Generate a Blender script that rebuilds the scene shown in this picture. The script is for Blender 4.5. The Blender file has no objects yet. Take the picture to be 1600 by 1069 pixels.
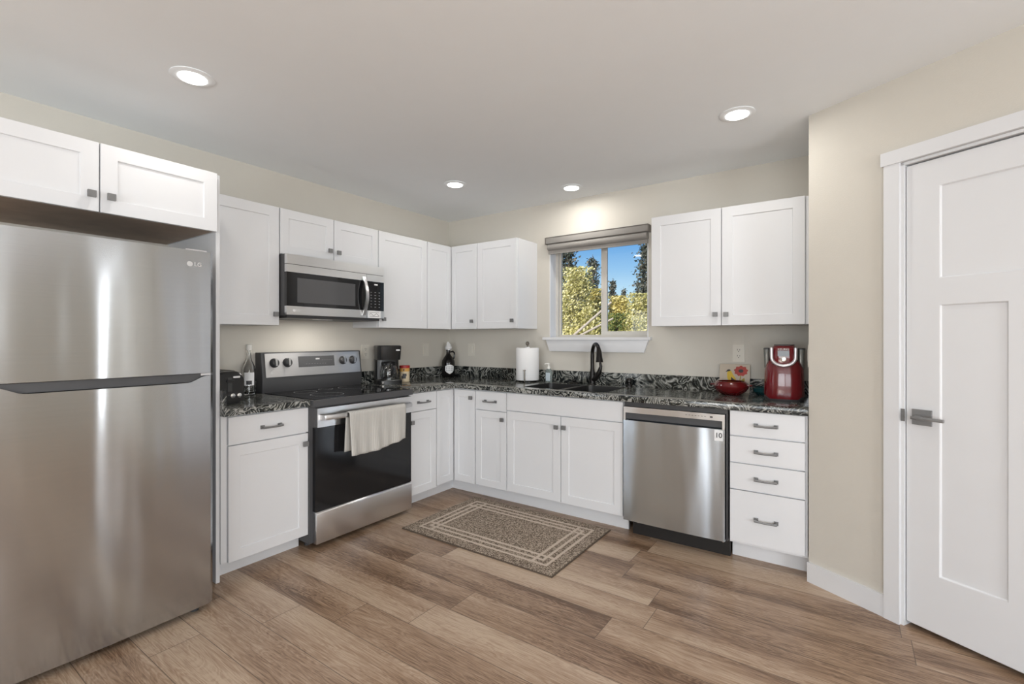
import bpy, bmesh, math, random
from mathutils import Vector, Matrix
R = math.radians
random.seed(7)
SC = bpy.context.scene
COL = SC.collection

# ------------------------------------------------------------------ camera
cam_d = bpy.data.cameras.new('camera')
cam = bpy.data.objects.new('camera', cam_d); COL.objects.link(cam)
cam.location = (3.330, -3.6436, 1.2881)
cam.rotation_euler = (R(90), 0, R(34.956))
cam_d.sensor_width = 36.0
cam_d.lens = 751.57 / 1600 * 36.0
cam_d.shift_y = (528.7 - 534.5) / 1600
cam_d.clip_start = 0.02
SC.camera = cam

# ------------------------------------------------------------------ view and sampling
SC.view_settings.view_transform = 'Standard'
SC.view_settings.look = 'None'
SC.view_settings.gamma = 1.0
SC.view_settings.use_curve_mapping = False
SC.view_settings.exposure = 0.0
SC.cycles.max_bounces = 10
SC.cycles.diffuse_bounces = 5
SC.cycles.glossy_bounces = 5
SC.cycles.transparent_max_bounces = 12
SC.cycles.caustics_reflective = False
SC.cycles.caustics_refractive = False
SC.cycles.sample_clamp_indirect = 6.0
SC.cycles.use_denoising = True

# ------------------------------------------------------------------ world: blue sky
W = bpy.data.worlds.new('sky'); SC.world = W; W.use_nodes = True
nt = W.node_tree; nt.nodes.clear()
out = nt.nodes.new('ShaderNodeOutputWorld'); bg = nt.nodes.new('ShaderNodeBackground')
tc = nt.nodes.new('ShaderNodeTexCoord'); sep = nt.nodes.new('ShaderNodeSeparateXYZ')
ramp = nt.nodes.new('ShaderNodeValToRGB')
ramp.color_ramp.elements[0].position = 0.0; ramp.color_ramp.elements[0].color = (0.70, 0.86, 0.97, 1)
ramp.color_ramp.elements[1].position = 0.5; ramp.color_ramp.elements[1].color = (0.08, 0.22, 0.60, 1)
e = ramp.color_ramp.elements.new(0.09); e.color = (0.52, 0.78, 0.95, 1)
e = ramp.color_ramp.elements.new(0.14); e.color = (0.30, 0.58, 0.89, 1)
e = ramp.color_ramp.elements.new(0.20); e.color = (0.13, 0.38, 0.79, 1)
cn = nt.nodes.new('ShaderNodeTexNoise'); cn.inputs['Scale'].default_value = 5.0; cn.inputs['Detail'].default_value = 5.0
cm = nt.nodes.new('ShaderNodeMapping'); cm.inputs['Scale'].default_value = (1, 1, 4.5); cm.inputs['Location'].default_value = (0.35, 0.1, 0.2)
cr = nt.nodes.new('ShaderNodeValToRGB'); cr.color_ramp.elements[0].position = 0.62; cr.color_ramp.elements[1].position = 0.80
mx = nt.nodes.new('ShaderNodeMix'); mx.data_type = 'RGBA'; mx.inputs[7].default_value = (0.95, 0.97, 1, 1)
L = nt.links.new
L(tc.outputs['Generated'], sep.inputs[0]); L(sep.outputs['Z'], ramp.inputs[0])
L(tc.outputs['Generated'], cm.inputs[0]); L(cm.outputs[0], cn.inputs['Vector']); L(cn.outputs[0], cr.inputs[0])
L(cr.outputs[0], mx.inputs[0]); L(ramp.outputs[0], mx.inputs[6]); L(mx.outputs[2], bg.inputs[0]); L(bg.outputs[0], out.inputs[0])
bg.inputs[1].default_value = 1.0

# ------------------------------------------------------------------ sun and added fill lamps
def lamp(name, kind, loc, rot, energy, color=(1, 1, 1), parent=None, **kw):
    d = bpy.data.lights.new(name, kind); d.energy = energy; d.color = color
    for k, v in kw.items(): setattr(d, k, v)
    o = bpy.data.objects.new(name, d); COL.objects.link(o)
    o.location = loc; o.rotation_euler = rot
    if parent: o.parent = parent
    return o
lamp('sun', 'SUN', (0, 0, 9), (R(63), 0, R(-4)), 8.0, (1.0, 0.95, 0.86), angle=R(0.6))
# fill lamps at unseen windows added for light (openings in wall_front and wall_right)
FILL_TINT = (0.95, 0.975, 1.0)
lamp('added_light', 'AREA', (2.85, -7.46, 1.30), (R(100), 0, 0), 82, FILL_TINT, shape='RECTANGLE', size=1.55, size_y=1.9)
lamp('added_light', 'AREA', (5.00, -7.46, 1.30), (R(100), 0, 0), 82, FILL_TINT, shape='RECTANGLE', size=2.3, size_y=1.9)
lamp('added_light', 'AREA', (7.16, -4.60, 1.30), (R(99), 0, R(90)), 135, FILL_TINT, shape='RECTANGLE', size=2.0, size_y=1.9)
lamp('added_light', 'AREA', (7.17, -1.36, 1.20), (R(90), 0, R(90)), 9, FILL_TINT, shape='RECTANGLE', size=0.06, size_y=1.9)  # thin lamp added to put a bright streak on the fridge doors

# ------------------------------------------------------------------ materials
MATS = {}
def nodes(name):
    m = bpy.data.materials.new(name); m.use_nodes = True
    MATS[name] = m
    return m, m.node_tree, m.node_tree.nodes['Principled BSDF'], m.node_tree.links.new
def mat(name, col, rough=0.5, metal=0.0, spec=0.5, bump=None, trans=0.0, ior=1.45, coat=0.0, var=None, sheen=0.0):
    m, t, b, L = nodes(name)
    b.inputs['Base Color'].default_value = (*col, 1)
    b.inputs['Roughness'].default_value = rough; b.inputs['Metallic'].default_value = metal
    b.inputs['Specular IOR Level'].default_value = spec; b.inputs['Transmission Weight'].default_value = trans
    b.inputs['IOR'].default_value = ior; b.inputs['Coat Weight'].default_value = coat
    tcn = t.nodes.new('ShaderNodeTexCoord')
    if bump:
        n = t.nodes.new('ShaderNodeTexNoise'); n.inputs['Scale'].default_value = bump[0]; n.inputs['Detail'].default_value = 4
        bp = t.nodes.new('ShaderNodeBump'); bp.inputs['Strength'].default_value = bump[1]; bp.inputs['Distance'].default_value = bump[2]
        L(tcn.outputs['Object'], n.inputs['Vector']); L(n.outputs[0], bp.inputs['Height']); L(bp.outputs[0], b.inputs['Normal'])
    if var is None: var = 0.03
    if var:
        n = t.nodes.new('ShaderNodeTexNoise'); n.inputs['Scale'].default_value = 9.0
        r = t.nodes.new('ShaderNodeMix'); r.data_type = 'RGBA'
        r.inputs[6].default_value = (*[c * (1 - var) for c in col], 1); r.inputs[7].default_value = (*[min(1, c * (1 + var)) for c in col], 1)
        L(tcn.outputs['Object'], n.inputs['Vector']); L(n.outputs[0], r.inputs[0]); L(r.outputs[2], b.inputs['Base Color'])
    return m

wall_paint = mat('wall_paint', (0.605, 0.575, 0.515), 0.85, spec=0.25, bump=(130, 0.35, 0.0015), var=0.015)
ceiling_paint = mat('ceiling_paint', (0.875, 0.905, 0.925), 0.9, spec=0.2, bump=(110, 0.25, 0.001), var=0.01)
trim_white = mat('trim_white', (0.71, 0.717, 0.73), 0.38, var=0.01)
cab_white = mat('cabinet_white', (0.71, 0.717, 0.73), 0.36, var=0.01)
cab_raw = mat('cabinet_raw_board', (0.42, 0.33, 0.26), 0.7, bump=(60, 0.2, 0.001), var=0.25)
knob_metal = mat('knob_pewter', (0.21, 0.21, 0.21), 0.42, 0.45)
lever_metal = mat('lever_nickel', (0.25, 0.25, 0.25), 0.4, 0.45)
black_plastic = mat('black_plastic', (0.012, 0.012, 0.012), 0.28)
dark_plastic = mat('dark_plastic', (0.045, 0.045, 0.047), 0.42)
appliance_dark = mat('appliance_dark', (0.07, 0.07, 0.073), 0.45)
black_gloss = mat('black_gloss_glass', (0.012, 0.012, 0.013), 0.06, var=0)
oven_glass = mat('oven_door_glass', (0.012, 0.012, 0.013), 0.10, var=0)
micro_window = mat('microwave_window_screen', (0.085, 0.085, 0.088), 0.10, bump=(900, 0.05, 0.0002))
sink_black = mat('sink_black', (0.016, 0.016, 0.016), 0.35)
bronze = mat('faucet_bronze', (0.016, 0.014, 0.013), 0.30, 0.6)
chrome = mat('chrome', (0.75, 0.75, 0.76), 0.12, 1.0)
pewter = mat('rod_pewter', (0.22, 0.20, 0.17), 0.35, 0.9)
white_plastic = mat('white_plastic', (0.78, 0.77, 0.73), 0.4)
offwhite = mat('switch_plate_plastic', (0.66, 0.63, 0.56), 0.42)
slot_dark = mat('slot_dark', (0.05, 0.05, 0.05), 0.6)
toe_black = mat('toe_black', (0.012, 0.010, 0.009), 0.6)
print_dim = mat('printed_dim', (0.22, 0.22, 0.22), 0.5)
print_grey = mat('printed_grey', (0.55, 0.55, 0.55), 0.5)
print_white = mat('printed_white', (0.80, 0.80, 0.80), 0.5)
print_dark = mat('printed_dark', (0.05, 0.05, 0.055), 0.5)
red_gloss = mat('red_gloss', (0.14, 0.002, 0.006), 0.22, coat=0.6)
red_dark = mat('bowl_red', (0.105, 0.004, 0.005), 0.14, coat=0.7, var=0.25)
red_lid = mat('red_lid', (0.34, 0.02, 0.02), 0.4)
silver_plastic = mat('silver_plastic', (0.66, 0.64, 0.66), 0.28, 0.55)
smoke_plastic = mat('smoke_plastic', (0.17, 0.18, 0.165), 0.12, trans=0.15, var=0)
teal_glaze = mat('teal_glaze', (0.010, 0.055, 0.062), 0.12, coat=0.6, bump=(30, 0.3, 0.003), var=0.6)
paper_white = mat('paper_white', (0.82, 0.82, 0.82), 0.9, spec=0.1, bump=(160, 0.25, 0.001))
bottle_black = mat('bottle_black_glass', (0.006, 0.005, 0.005), 0.08, var=0)
clear_glass = mat('clear_glass', (0.96, 0.97, 0.97), 0.02, trans=1.0, ior=1.45, var=0)
soap_clear = mat('soap_clear_plastic', (0.62, 0.72, 0.70), 0.08, trans=0.75, ior=1.35, var=0)
soap_label = mat('soap_label', (0.50, 0.57, 0.62), 0.5)
canister_paper = mat('canister_paper', (0.62, 0.52, 0.36), 0.5)
canister_yellow = mat('canister_yellow', (0.60, 0.33, 0.08), 0.5)
tile_ground = mat('tile_ground', (0.50, 0.43, 0.34), 0.35)
bird_yellow = mat('bird_yellow', (0.62, 0.42, 0.02), 0.4)
bird_black = mat('bird_black', (0.015, 0.013, 0.012), 0.4)
flower_red = mat('flower_red', (0.38, 0.035, 0.02), 0.45, var=0.5)
leaf_olive = mat('leaf_olive', (0.30, 0.24, 0.03), 0.45)
blind_fabric = mat('blind_fabric', (0.27, 0.255, 0.235), 0.75, bump=(220, 0.25, 0.0008))
blind_cap = mat('blind_cap', (0.16, 0.145, 0.13), 0.5)
vinyl = mat('window_vinyl', (0.60, 0.575, 0.525), 0.4, var=0.01)
grass_dry = mat('dry_grass', (0.40, 0.34, 0.22), 0.95, var=0.5)
bark_white = mat('bark_pale', (0.33, 0.29, 0.24), 0.9, bump=(20, 0.5, 0.01), var=0.3)
bark_brown = mat('bark_brown', (0.10, 0.07, 0.05), 0.9, bump=(20, 0.6, 0.01), var=0.3)

def steel(name, base, rough, aniso, wav=0.0, horiz=True, tint=0.0):
    m, t, b, L = nodes(name)
    b.inputs['Metallic'].default_value = 1.0
    tcn = t.nodes.new('ShaderNodeTexCoord')
    mp = t.nodes.new('ShaderNodeMapping'); mp.inputs['Scale'].default_value = (3, 3, 420) if horiz else (420, 420, 3)
    n = t.nodes.new('ShaderNodeTexNoise'); n.inputs['Scale'].default_value = 1.0; n.inputs['Detail'].default_value = 3
    r = t.nodes.new('ShaderNodeMix'); r.data_type = 'RGBA'
    r.inputs[6].default_value = (base * (0.95 - tint), base * 0.95, base * (0.955 + tint), 1); r.inputs[7].default_value = (base * (1.05 - tint), base * 1.05, base * (1.055 + tint), 1)
    L(tcn.outputs['Object'], mp.inputs[0]); L(mp.outputs[0], n.inputs['Vector']); L(n.outputs[0], r.inputs[0]); L(r.outputs[2], b.inputs['Base Color'])
    b.inputs['Roughness'].default_value = rough
    b.inputs['Anisotropic'].default_value = aniso; b.inputs['Anisotropic Rotation'].default_value = 0.25
    tg = t.nodes.new('ShaderNodeTangent'); tg.direction_type = 'RADIAL'; tg.axis = 'Z'
    L(tg.outputs[0], b.inputs['Tangent'])
    if wav:
        mp2 = t.nodes.new('ShaderNodeMapping'); mp2.inputs['Scale'].default_value = (6.0, 6.0, 0.7)
        n2 = t.nodes.new('ShaderNodeTexNoise'); n2.inputs['Scale'].default_value = 1.0; n2.inputs['Detail'].default_value = 1.0
        bp = t.nodes.new('ShaderNodeBump'); bp.inputs['Strength'].default_value = 1.0; bp.inputs['Distance'].default_value = wav
        L(tcn.outputs['Object'], mp2.inputs[0]); L(mp2.outputs[0], n2.inputs['Vector']); L(n2.outputs[0], bp.inputs['Height']); L(bp.outputs[0], b.inputs['Normal'])
    return m
steel_fridge = steel('stainless_fridge', 0.50, 0.16, 0.75, 0.007, tint=0.035)
steel_dish = steel('stainless_dishwasher', 0.64, 0.23, 0.75, 0.012, tint=0.10)
steel_range = steel('stainless_range', 0.74, 0.30, 0.6, 0.004)
steel_plain = steel('stainless_plain', 0.58, 0.30, 0.3)

def floor_material():
    m, t, b, L = nodes('floor_planks')
    N = t.nodes.new
    def math_(op, a, bb=None):
        n = N('ShaderNodeMath'); n.operation = op
        for i, v in enumerate((a, bb)):
            if v is None: continue
            if isinstance(v, (int, float)): n.inputs[i].default_value = v
            else: L(v, n.inputs[i])
        return n.outputs[0]
    tcn = N('ShaderNodeTexCoord'); s = N('ShaderNodeSeparateXYZ'); L(tcn.outputs['Object'], s.inputs[0])
    Wd, Ln = 0.1905, 1.22
    yv = math_('DIVIDE', math_('ADD', s.outputs['Y'], 20.61), Wd)
    row = math_('FLOOR', yv)
    wn = N('ShaderNodeTexWhiteNoise'); wn.noise_dimensions = '1D'; L(row, wn.inputs['W'])
    xv = math_('ADD', math_('DIVIDE', math_('ADD', s.outputs['X'], 20.0), Ln), math_('MULTIPLY', wn.outputs['Value'], 7.3))
    colm = math_('FLOOR', xv)
    fx = math_('SUBTRACT', xv, colm); fy = math_('SUBTRACT', yv, row)
    cid = N('ShaderNodeCombineXYZ'); L(colm, cid.inputs[0]); L(row, cid.inputs[1])
    w2 = N('ShaderNodeTexWhiteNoise'); w2.noise_dimensions = '3D'; L(cid.outputs[0], w2.inputs['Vector'])
    # grain coordinates shifted for every plank
    sc = N('ShaderNodeVectorMath'); sc.operation = 'MULTIPLY'; L(tcn.outputs['Object'], sc.inputs[0]); sc.inputs[1].default_value = (1.0, 7.0, 1.0)
    of = N('ShaderNodeVectorMath'); of.operation = 'SCALE'; L(w2.outputs['Color'], of.inputs[0]); of.inputs['Scale'].default_value = 37.0
    ad = N('ShaderNodeVectorMath'); ad.operation = 'ADD'; L(sc.outputs[0], ad.inputs[0]); L(of.outputs[0], ad.inputs[1])
    n1 = N('ShaderNodeTexNoise'); n1.inputs['Scale'].default_value = 1.7; n1.inputs['Detail'].default_value = 5; n1.inputs['Distortion'].default_value = 1.2
    L(ad.outputs[0], n1.inputs['Vector'])
    # cathedral rings
    rings = math_('FRACT', math_('MULTIPLY', n1.outputs[0], 15.0))
    tri = math_('ABSOLUTE', math_('SUBTRACT', rings, 0.5))
    # fine fibres
    sc3 = N('ShaderNodeVectorMath'); sc3.operation = 'MULTIPLY'; L(ad.outputs[0], sc3.inputs[0]); sc3.inputs[1].default_value = (6, 22, 1)
    n3 = N('ShaderNodeTexNoise'); n3.inputs['Scale'].default_value = 1.5; n3.inputs['Detail'].default_value = 6; L(sc3.outputs[0], n3.inputs['Vector'])
    n4 = N('ShaderNodeTexNoise'); n4.inputs['Scale'].default_value = 0.75; n4.inputs['Detail'].default_value = 2; L(ad.outputs[0], n4.inputs['Vector'])
    v = math_('ADD', math_('MULTIPLY', w2.outputs['Value'], 0.26), math_('SUBTRACT', math_('MULTIPLY', n4.outputs[0], 1.3), 0.24))
    v = math_('ADD', v, math_('MULTIPLY', math_('SUBTRACT', n3.outputs[0], 0.5), 0.95))
    v = math_('ADD', v, math_('MULTIPLY', math_('SUBTRACT', tri, 0.25), 0.42))
    cr = N('ShaderNodeValToRGB'); cr.color_ramp.elements[0].position = 0.18; cr.color_ramp.elements[0].color = (0.125, 0.068, 0.037, 1)
    cr.color_ramp.elements[1].position = 0.92; cr.color_ramp.elements[1].color = (0.53, 0.405, 0.295, 1)
    e = cr.color_ramp.elements.new(0.52); e.color = (0.335, 0.220, 0.142, 1)
    L(v, cr.inputs[0])
    # seams
    ex = math_('MULTIPLY', math_('MINIMUM', fx, math_('SUBTRACT', 1.0, fx)), Ln)
    ey = math_('MULTIPLY', math_('MINIMUM', fy, math_('SUBTRACT', 1.0, fy)), Wd)
    seam = math_('LESS_THAN', math_('MINIMUM', ex, ey), 0.0016)
    mixn = N('ShaderNodeMix'); mixn.data_type = 'RGBA'; mixn.inputs[7].default_value = (0.10, 0.065, 0.042, 1)
    L(math_('MULTIPLY', seam, 0.85), mixn.inputs[0]); L(cr.outputs[0], mixn.inputs[6]); L(mixn.outputs[2], b.inputs['Base Color'])
    b.inputs['Roughness'].default_value = 0.30; b.inputs['Specular IOR Level'].default_value = 0.45
    bp = N('ShaderNodeBump'); bp.inputs['Strength'].default_value = 0.25; bp.inputs['Distance'].default_value = 0.002
    L(math_('SUBTRACT', n3.outputs[0], math_('MULTIPLY', seam, 2.0)), bp.inputs['Height']); L(bp.outputs[0], b.inputs['Normal'])
    return m
floor_mat = floor_material()

def granite_material(name, scale, bright, reps, fine, sh):
    m, t, b, L = nodes(name)
    N = t.nodes.new
    tcn = N('ShaderNodeTexCoord')
    nA = N('ShaderNodeTexNoise'); nA.inputs['Scale'].default_value = scale; nA.inputs['Detail'].default_value = 2.5; nA.inputs['Distortion'].default_value = 1.6
    L(tcn.outputs['Object'], nA.inputs['Vector'])
    mul = N('ShaderNodeMath'); mul.operation = 'MULTIPLY'; mul.inputs[1].default_value = reps; L(nA.outputs[0], mul.inputs[0])
    fr = N('ShaderNodeMath'); fr.operation = 'PINGPONG'; fr.inputs[1].default_value = 0.5; L(mul.outputs[0], fr.inputs[0])
    n2 = N('ShaderNodeTexNoise'); n2.inputs['Scale'].default_value = fine; n2.inputs['Detail'].default_value = 4; L(tcn.outputs['Object'], n2.inputs['Vector'])
    n3 = N('ShaderNodeTexNoise'); n3.inputs['Scale'].default_value = 5.0; n3.inputs['Detail'].default_value = 3; L(tcn.outputs['Object'], n3.inputs['Vector'])
    a1 = N('ShaderNodeMath'); a1.operation = 'MULTIPLY_ADD'; a1.inputs[1].default_value = 0.55 if fine > 120 else 0.38; L(n2.outputs[0], a1.inputs[0]); L(fr.outputs[0], a1.inputs[2])
    a2 = N('ShaderNodeMath'); a2.operation = 'MULTIPLY_ADD'; a2.inputs[1].default_value = 0.55; L(n3.outputs[0], a2.inputs[0]); L(a1.outputs[0], a2.inputs[2])
    cr = N('ShaderNodeValToRGB'); el = cr.color_ramp.elements
    el[0].position = 0.0; el[0].color = (0.006, 0.007, 0.007, 1)
    el[1].position = 1.0; el[1].color = (0.52 * bright, 0.52 * bright, 0.49 * bright, 1)
    for p, c in ((0.66 + sh, (0.010, 0.012, 0.012)), (0.77 + sh, (0.075, 0.082, 0.075)), (0.87 + sh, (0.20 * bright, 0.20 * bright, 0.175 * bright))):
        e = el.new(p); e.color = (*c, 1)
    L(a2.outputs[0], cr.inputs[0])
    L(cr.outputs[0], b.inputs['Base Color'])
    b.inputs['Roughness'].default_value = 0.10; b.inputs['Specular IOR Level'].default_value = 0.5
    return m
granite_top = granite_material('granite_top', 6.5, 0.66, 11.0, 130, 0.02)
granite_splash = granite_material('granite_splash', 4.6, 0.8, 12.0, 110, -0.04)

def rug_material():
    m, t, b, L = nodes('rug_pile')
    N = t.nodes.new
    tcn = N('ShaderNodeTexCoord')
    n = N('ShaderNodeTexNoise'); n.inputs['Scale'].default_value = 150; n.inputs['Detail'].default_value = 3; L(tcn.outputs['Object'], n.inputs['Vector'])
    cr = N('ShaderNodeValToRGB'); cr.color_ramp.elements[0].position = 0.44; cr.color_ramp.elements[0].color = (0.115, 0.086, 0.064, 1)
    cr.color_ramp.elements[1].position = 0.57; cr.color_ramp.elements[1].color = (0.46, 0.38, 0.305, 1)
    L(n.outputs[0], cr.inputs[0]); L(cr.outputs[0], b.inputs['Base Color']); b.inputs['Roughness'].default_value = 1.0; b.inputs['Specular IOR Level'].default_value = 0.1
    bp = N('ShaderNodeBump'); bp.inputs['Strength'].default_value = 0.6; bp.inputs['Distance'].default_value = 0.004
    L(n.outputs[0], bp.inputs['Height']); L(bp.outputs[0], b.inputs['Normal'])
    return m
rug_pile = rug_material()
rug_stripe = mat('rug_stripe', (0.56, 0.47, 0.39), 1.0, spec=0.1, bump=(260, 0.5, 0.003), var=0.08)
rug_edge = mat('rug_edge', (0.10, 0.075, 0.055), 0.9)

def towel_material():
    m, t, b, L = nodes('towel_cloth')
    N = t.nodes.new
    tcn = N('ShaderNodeTexCoord')
    wv = N('ShaderNodeTexWave'); wv.bands_direction = 'Y'; wv.inputs['Scale'].default_value = 26; wv.inputs['Distortion'].default_value = 0.6
    L(tcn.outputs['Object'], wv.inputs['Vector'])
    cr = N('ShaderNodeMix'); cr.data_type = 'RGBA'; cr.inputs[6].default_value = (0.46, 0.445, 0.415, 1); cr.inputs[7].default_value = (0.57, 0.555, 0.52, 1)
    L(wv.outputs['Fac'], cr.inputs[0]); L(cr.outputs[2], b.inputs['Base Color']); b.inputs['Roughness'].default_value = 0.95; b.inputs['Specular IOR Level'].default_value = 0.1
    bp = N('ShaderNodeBump'); bp.inputs['Strength'].default_value = 0.35; bp.inputs['Distance'].default_value = 0.002
    L(wv.outputs['Fac'], bp.inputs['Height']); L(bp.outputs[0], b.inputs['Normal'])
    return m
towel_cloth = towel_material()

def leaf_material(name, c0, c1, c2):
    m, t, b, L = nodes(name)
    N = t.nodes.new
    g = N('ShaderNodeNewGeometry'); cr = N('ShaderNodeValToRGB')
    cr.color_ramp.elements[0].color = (*c0, 1); cr.color_ramp.elements[1].color = (*c2, 1)
    e = cr.color_ramp.elements.new(0.5); e.color = (*c1, 1)
    L(g.outputs['Random Per Island'], cr.inputs[0]); L(cr.outputs[0], b.inputs['Base Color'])
    b.inputs['Roughness'].default_value = 0.6
    tr = N('ShaderNodeBsdfTranslucent'); L(cr.outputs[0], tr.inputs[0])
    mixs = N('ShaderNodeMixShader'); mixs.inputs[0].default_value = 0.35
    o = t.nodes['Material Output']
    L(b.outputs[0], mixs.inputs[1]); L(tr.outputs[0], mixs.inputs[2]); L(mixs.outputs[0], o.inputs[0])
    return m
leaf_aspen = leaf_material('leaves_yellow_green', (0.22, 0.21, 0.05), (0.56, 0.52, 0.20), (0.80, 0.74, 0.44))
leaf_gold = leaf_material('leaves_gold', (0.28, 0.24, 0.05), (0.62, 0.53, 0.17), (0.84, 0.76, 0.40))
leaf_pine = leaf_material('needles_dark', (0.035, 0.05, 0.035), (0.08, 0.095, 0.07), (0.20, 0.19, 0.16))
leaf_shrub = leaf_material('leaves_deep_green', (0.06, 0.09, 0.03), (0.16, 0.20, 0.05), (0.34, 0.36, 0.10))

def glow(name, col, strength):
    m, t, b, L = nodes(name)
    b.inputs['Base Color'].default_value = (0.8, 0.8, 0.8, 1)
    b.inputs['Emission Color'].default_value = (*col, 1); b.inputs['Emission Strength'].default_value = strength
    return m
lens_glow = glow('downlight_lens', (1, 0.985, 0.96), 6.0)
def pane_material():
    m, t, b, L = nodes('window_pane')
    gl = t.nodes.new('ShaderNodeBsdfGlossy'); gl.inputs['Roughness'].default_value = 0.02
    tr = t.nodes.new('ShaderNodeBsdfTransparent'); fr = t.nodes.new('ShaderNodeFresnel'); fr.inputs[0].default_value = 1.45
    ms = t.nodes.new('ShaderNodeMixShader'); o = t.nodes['Material Output']
    ml = t.nodes.new('ShaderNodeMath'); ml.operation = 'MULTIPLY'; ml.inputs[1].default_value = 0.5
    L(fr.outputs[0], ml.inputs[0]); L(ml.outputs[0], ms.inputs[0]); L(tr.outputs[0], ms.inputs[1]); L(gl.outputs[0], ms.inputs[2]); L(ms.outputs[0], o.inputs[0])
    return m
pane_mat = pane_material()

# ------------------------------------------------------------------ mesh helpers
class G:
    def __init__(self): self.bm = bmesh.new()
    def _bev(self, vs, bev, seg=2):
        es = {e for v in vs for e in v.link_edges if len(e.link_faces) == 2 and e.calc_face_angle(0) > 0.4}
        if bev and es: bmesh.ops.bevel(self.bm, geom=list(es), offset=bev, segments=seg, profile=0.5, affect='EDGES', clamp_overlap=True)
    def box(self, a, b, bev=0.0, seg=2):
        x0, x1 = sorted((a[0], b[0])); y0, y1 = sorted((a[1], b[1])); z0, z1 = sorted((a[2], b[2]))
        v = [self.bm.verts.new(p) for p in ((x0, y0, z0), (x1, y0, z0), (x1, y1, z0), (x0, y1, z0), (x0, y0, z1), (x1, y0, z1), (x1, y1, z1), (x0, y1, z1))]
        for f in ((0, 3, 2, 1), (4, 5, 6, 7), (0, 1, 5, 4), (1, 2, 6, 5), (2, 3, 7, 6), (3, 0, 4, 7)):
            self.bm.faces.new([v[i] for i in f])
        self._bev(v, bev, seg); return self
    def loft(self, secs, cap0=True, cap1=True, closed=True):
        rows = [[self.bm.verts.new(p) for p in s] for s in secs]; n = len(rows[0])
        for a, b in zip(rows, rows[1:]):
            for i in range(n if closed else n - 1):
                j = (i + 1) % n
                try: self.bm.faces.new((a[i], a[j], b[j], b[i]))
                except ValueError: pass
        if cap0: self.bm.faces.new(list(reversed(rows[0])))
        if cap1: self.bm.faces.new(rows[-1])
        return self
    def cyl(self, p0, p1, r0, r1=None, n=24):
        r1 = r0 if r1 is None else r1
        p0, p1 = Vector(p0), Vector(p1); q = (p1 - p0).to_track_quat('Z', 'Y')
        s = [[p + q @ Vector((math.cos(2 * math.pi * i / n) * r, math.sin(2 * math.pi * i / n) * r, 0)) for i in range(n)] for p, r in ((p0, r0), (p1, r1))]
        return self.loft(s)
    def lathe(self, prof, c=(0, 0, 0), n=32, rot=None):
        c = Vector(c); rot = rot or Matrix.Identity(3)
        s = [[c + rot @ Vector((max(r, 1e-4) * math.cos(2 * math.pi * i / n), max(r, 1e-4) * math.sin(2 * math.pi * i / n), z)) for i in range(n)] for r, z in prof]
        return self.loft(s)
    def tube(self, pts, r, n=10):
        pts = [Vector(p) for p in pts]; rs = r if isinstance(r, (list, tuple)) else [r] * len(pts)
        secs = []; up = None
        for i, p in enumerate(pts):
            d = (pts[min(i + 1, len(pts) - 1)] - pts[max(i - 1, 0)]).normalized()
            if up is None:
                up = Vector((0, 0, 1)) if abs(d.z) < 0.9 else Vector((1, 0, 0))
            u = d.cross(up).normalized(); w = u.cross(d).normalized(); up = w
            secs.append([p + (u * math.cos(2 * math.pi * k / n) + w * math.sin(2 * math.pi * k / n)) * rs[i] for k in range(n)])
        return self.loft(secs)
    def prism(self, poly, axis, a, b, bev=0.0):
        # poly: 2-D points in the two other axes (in x,y,z order)
        def P(q, t): return (t, q[0], q[1]) if axis == 'x' else ((q[0], t, q[1]) if axis == 'y' else (q[0], q[1], t))
        s0 = [self.bm.verts.new(P(q, a)) for q in poly]; s1 = [self.bm.verts.new(P(q, b)) for q in poly]
        n = len(poly)
        for i in range(n):
            j = (i + 1) % n; self.bm.faces.new((s0[i], s0[j], s1[j], s1[i]))
        self.bm.faces.new(list(reversed(s0))); self.bm.faces.new(s1)
        bmesh.ops.recalc_face_normals(self.bm, faces=self.bm.faces[:])
        self._bev(s0 + s1, bev); return self
    def relief(self, xs, zs, rec, y0, t, d, bev=0.0015):
        # slab whose front (-y side) is at y0 - t; cells in rec are recessed by d
        y_b = y0; nx, nz = len(xs) - 1, len(zs) - 1
        lev = lambda i, j: y0 - t + (d if (i, j) in rec else 0)
        q = lambda *p: self.bm.faces.new([self.bm.verts.new(v) for v in p])
        for i in range(nx):
            for j in range(nz):
                y = lev(i, j); q((xs[i], y, zs[j]), (xs[i + 1], y, zs[j]), (xs[i + 1], y, zs[j + 1]), (xs[i], y, zs[j + 1]))
                if i + 1 < nx and lev(i + 1, j) != y:
                    y2 = lev(i + 1, j); x = xs[i + 1]; q((x, y, zs[j]), (x, y2, zs[j]), (x, y2, zs[j + 1]), (x, y, zs[j + 1]))
                if j + 1 < nz and lev(i, j + 1) != y:
                    y2 = lev(i, j + 1); z = zs[j + 1]; q((xs[i], y, z), (xs[i + 1], y, z), (xs[i + 1], y2, z), (xs[i], y2, z))
                q((xs[i], y_b, zs[j]), (xs[i], y_b, zs[j + 1]), (xs[i + 1], y_b, zs[j + 1]), (xs[i + 1], y_b, zs[j]))
        for j in range(nz):
            for x, i in ((xs[0], 0), (xs[-1], nx - 1)):
                y = lev(i, j); q((x, y, zs[j]), (x, y_b, zs[j]), (x, y_b, zs[j + 1]), (x, y, zs[j + 1]))
        for i in range(nx):
            for z, j in ((zs[0], 0), (zs[-1], nz - 1)):
                y = lev(i, j); q((xs[i], y, z), (xs[i + 1], y, z), (xs[i + 1], y_b, z), (xs[i], y_b, z))
        bmesh.ops.remove_doubles(self.bm, verts=self.bm.verts[:], dist=1e-5)
        bmesh.ops.recalc_face_normals(self.bm, faces=self.bm.faces[:])
        self._bev(self.bm.verts[:], bev, 1); return self
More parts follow.
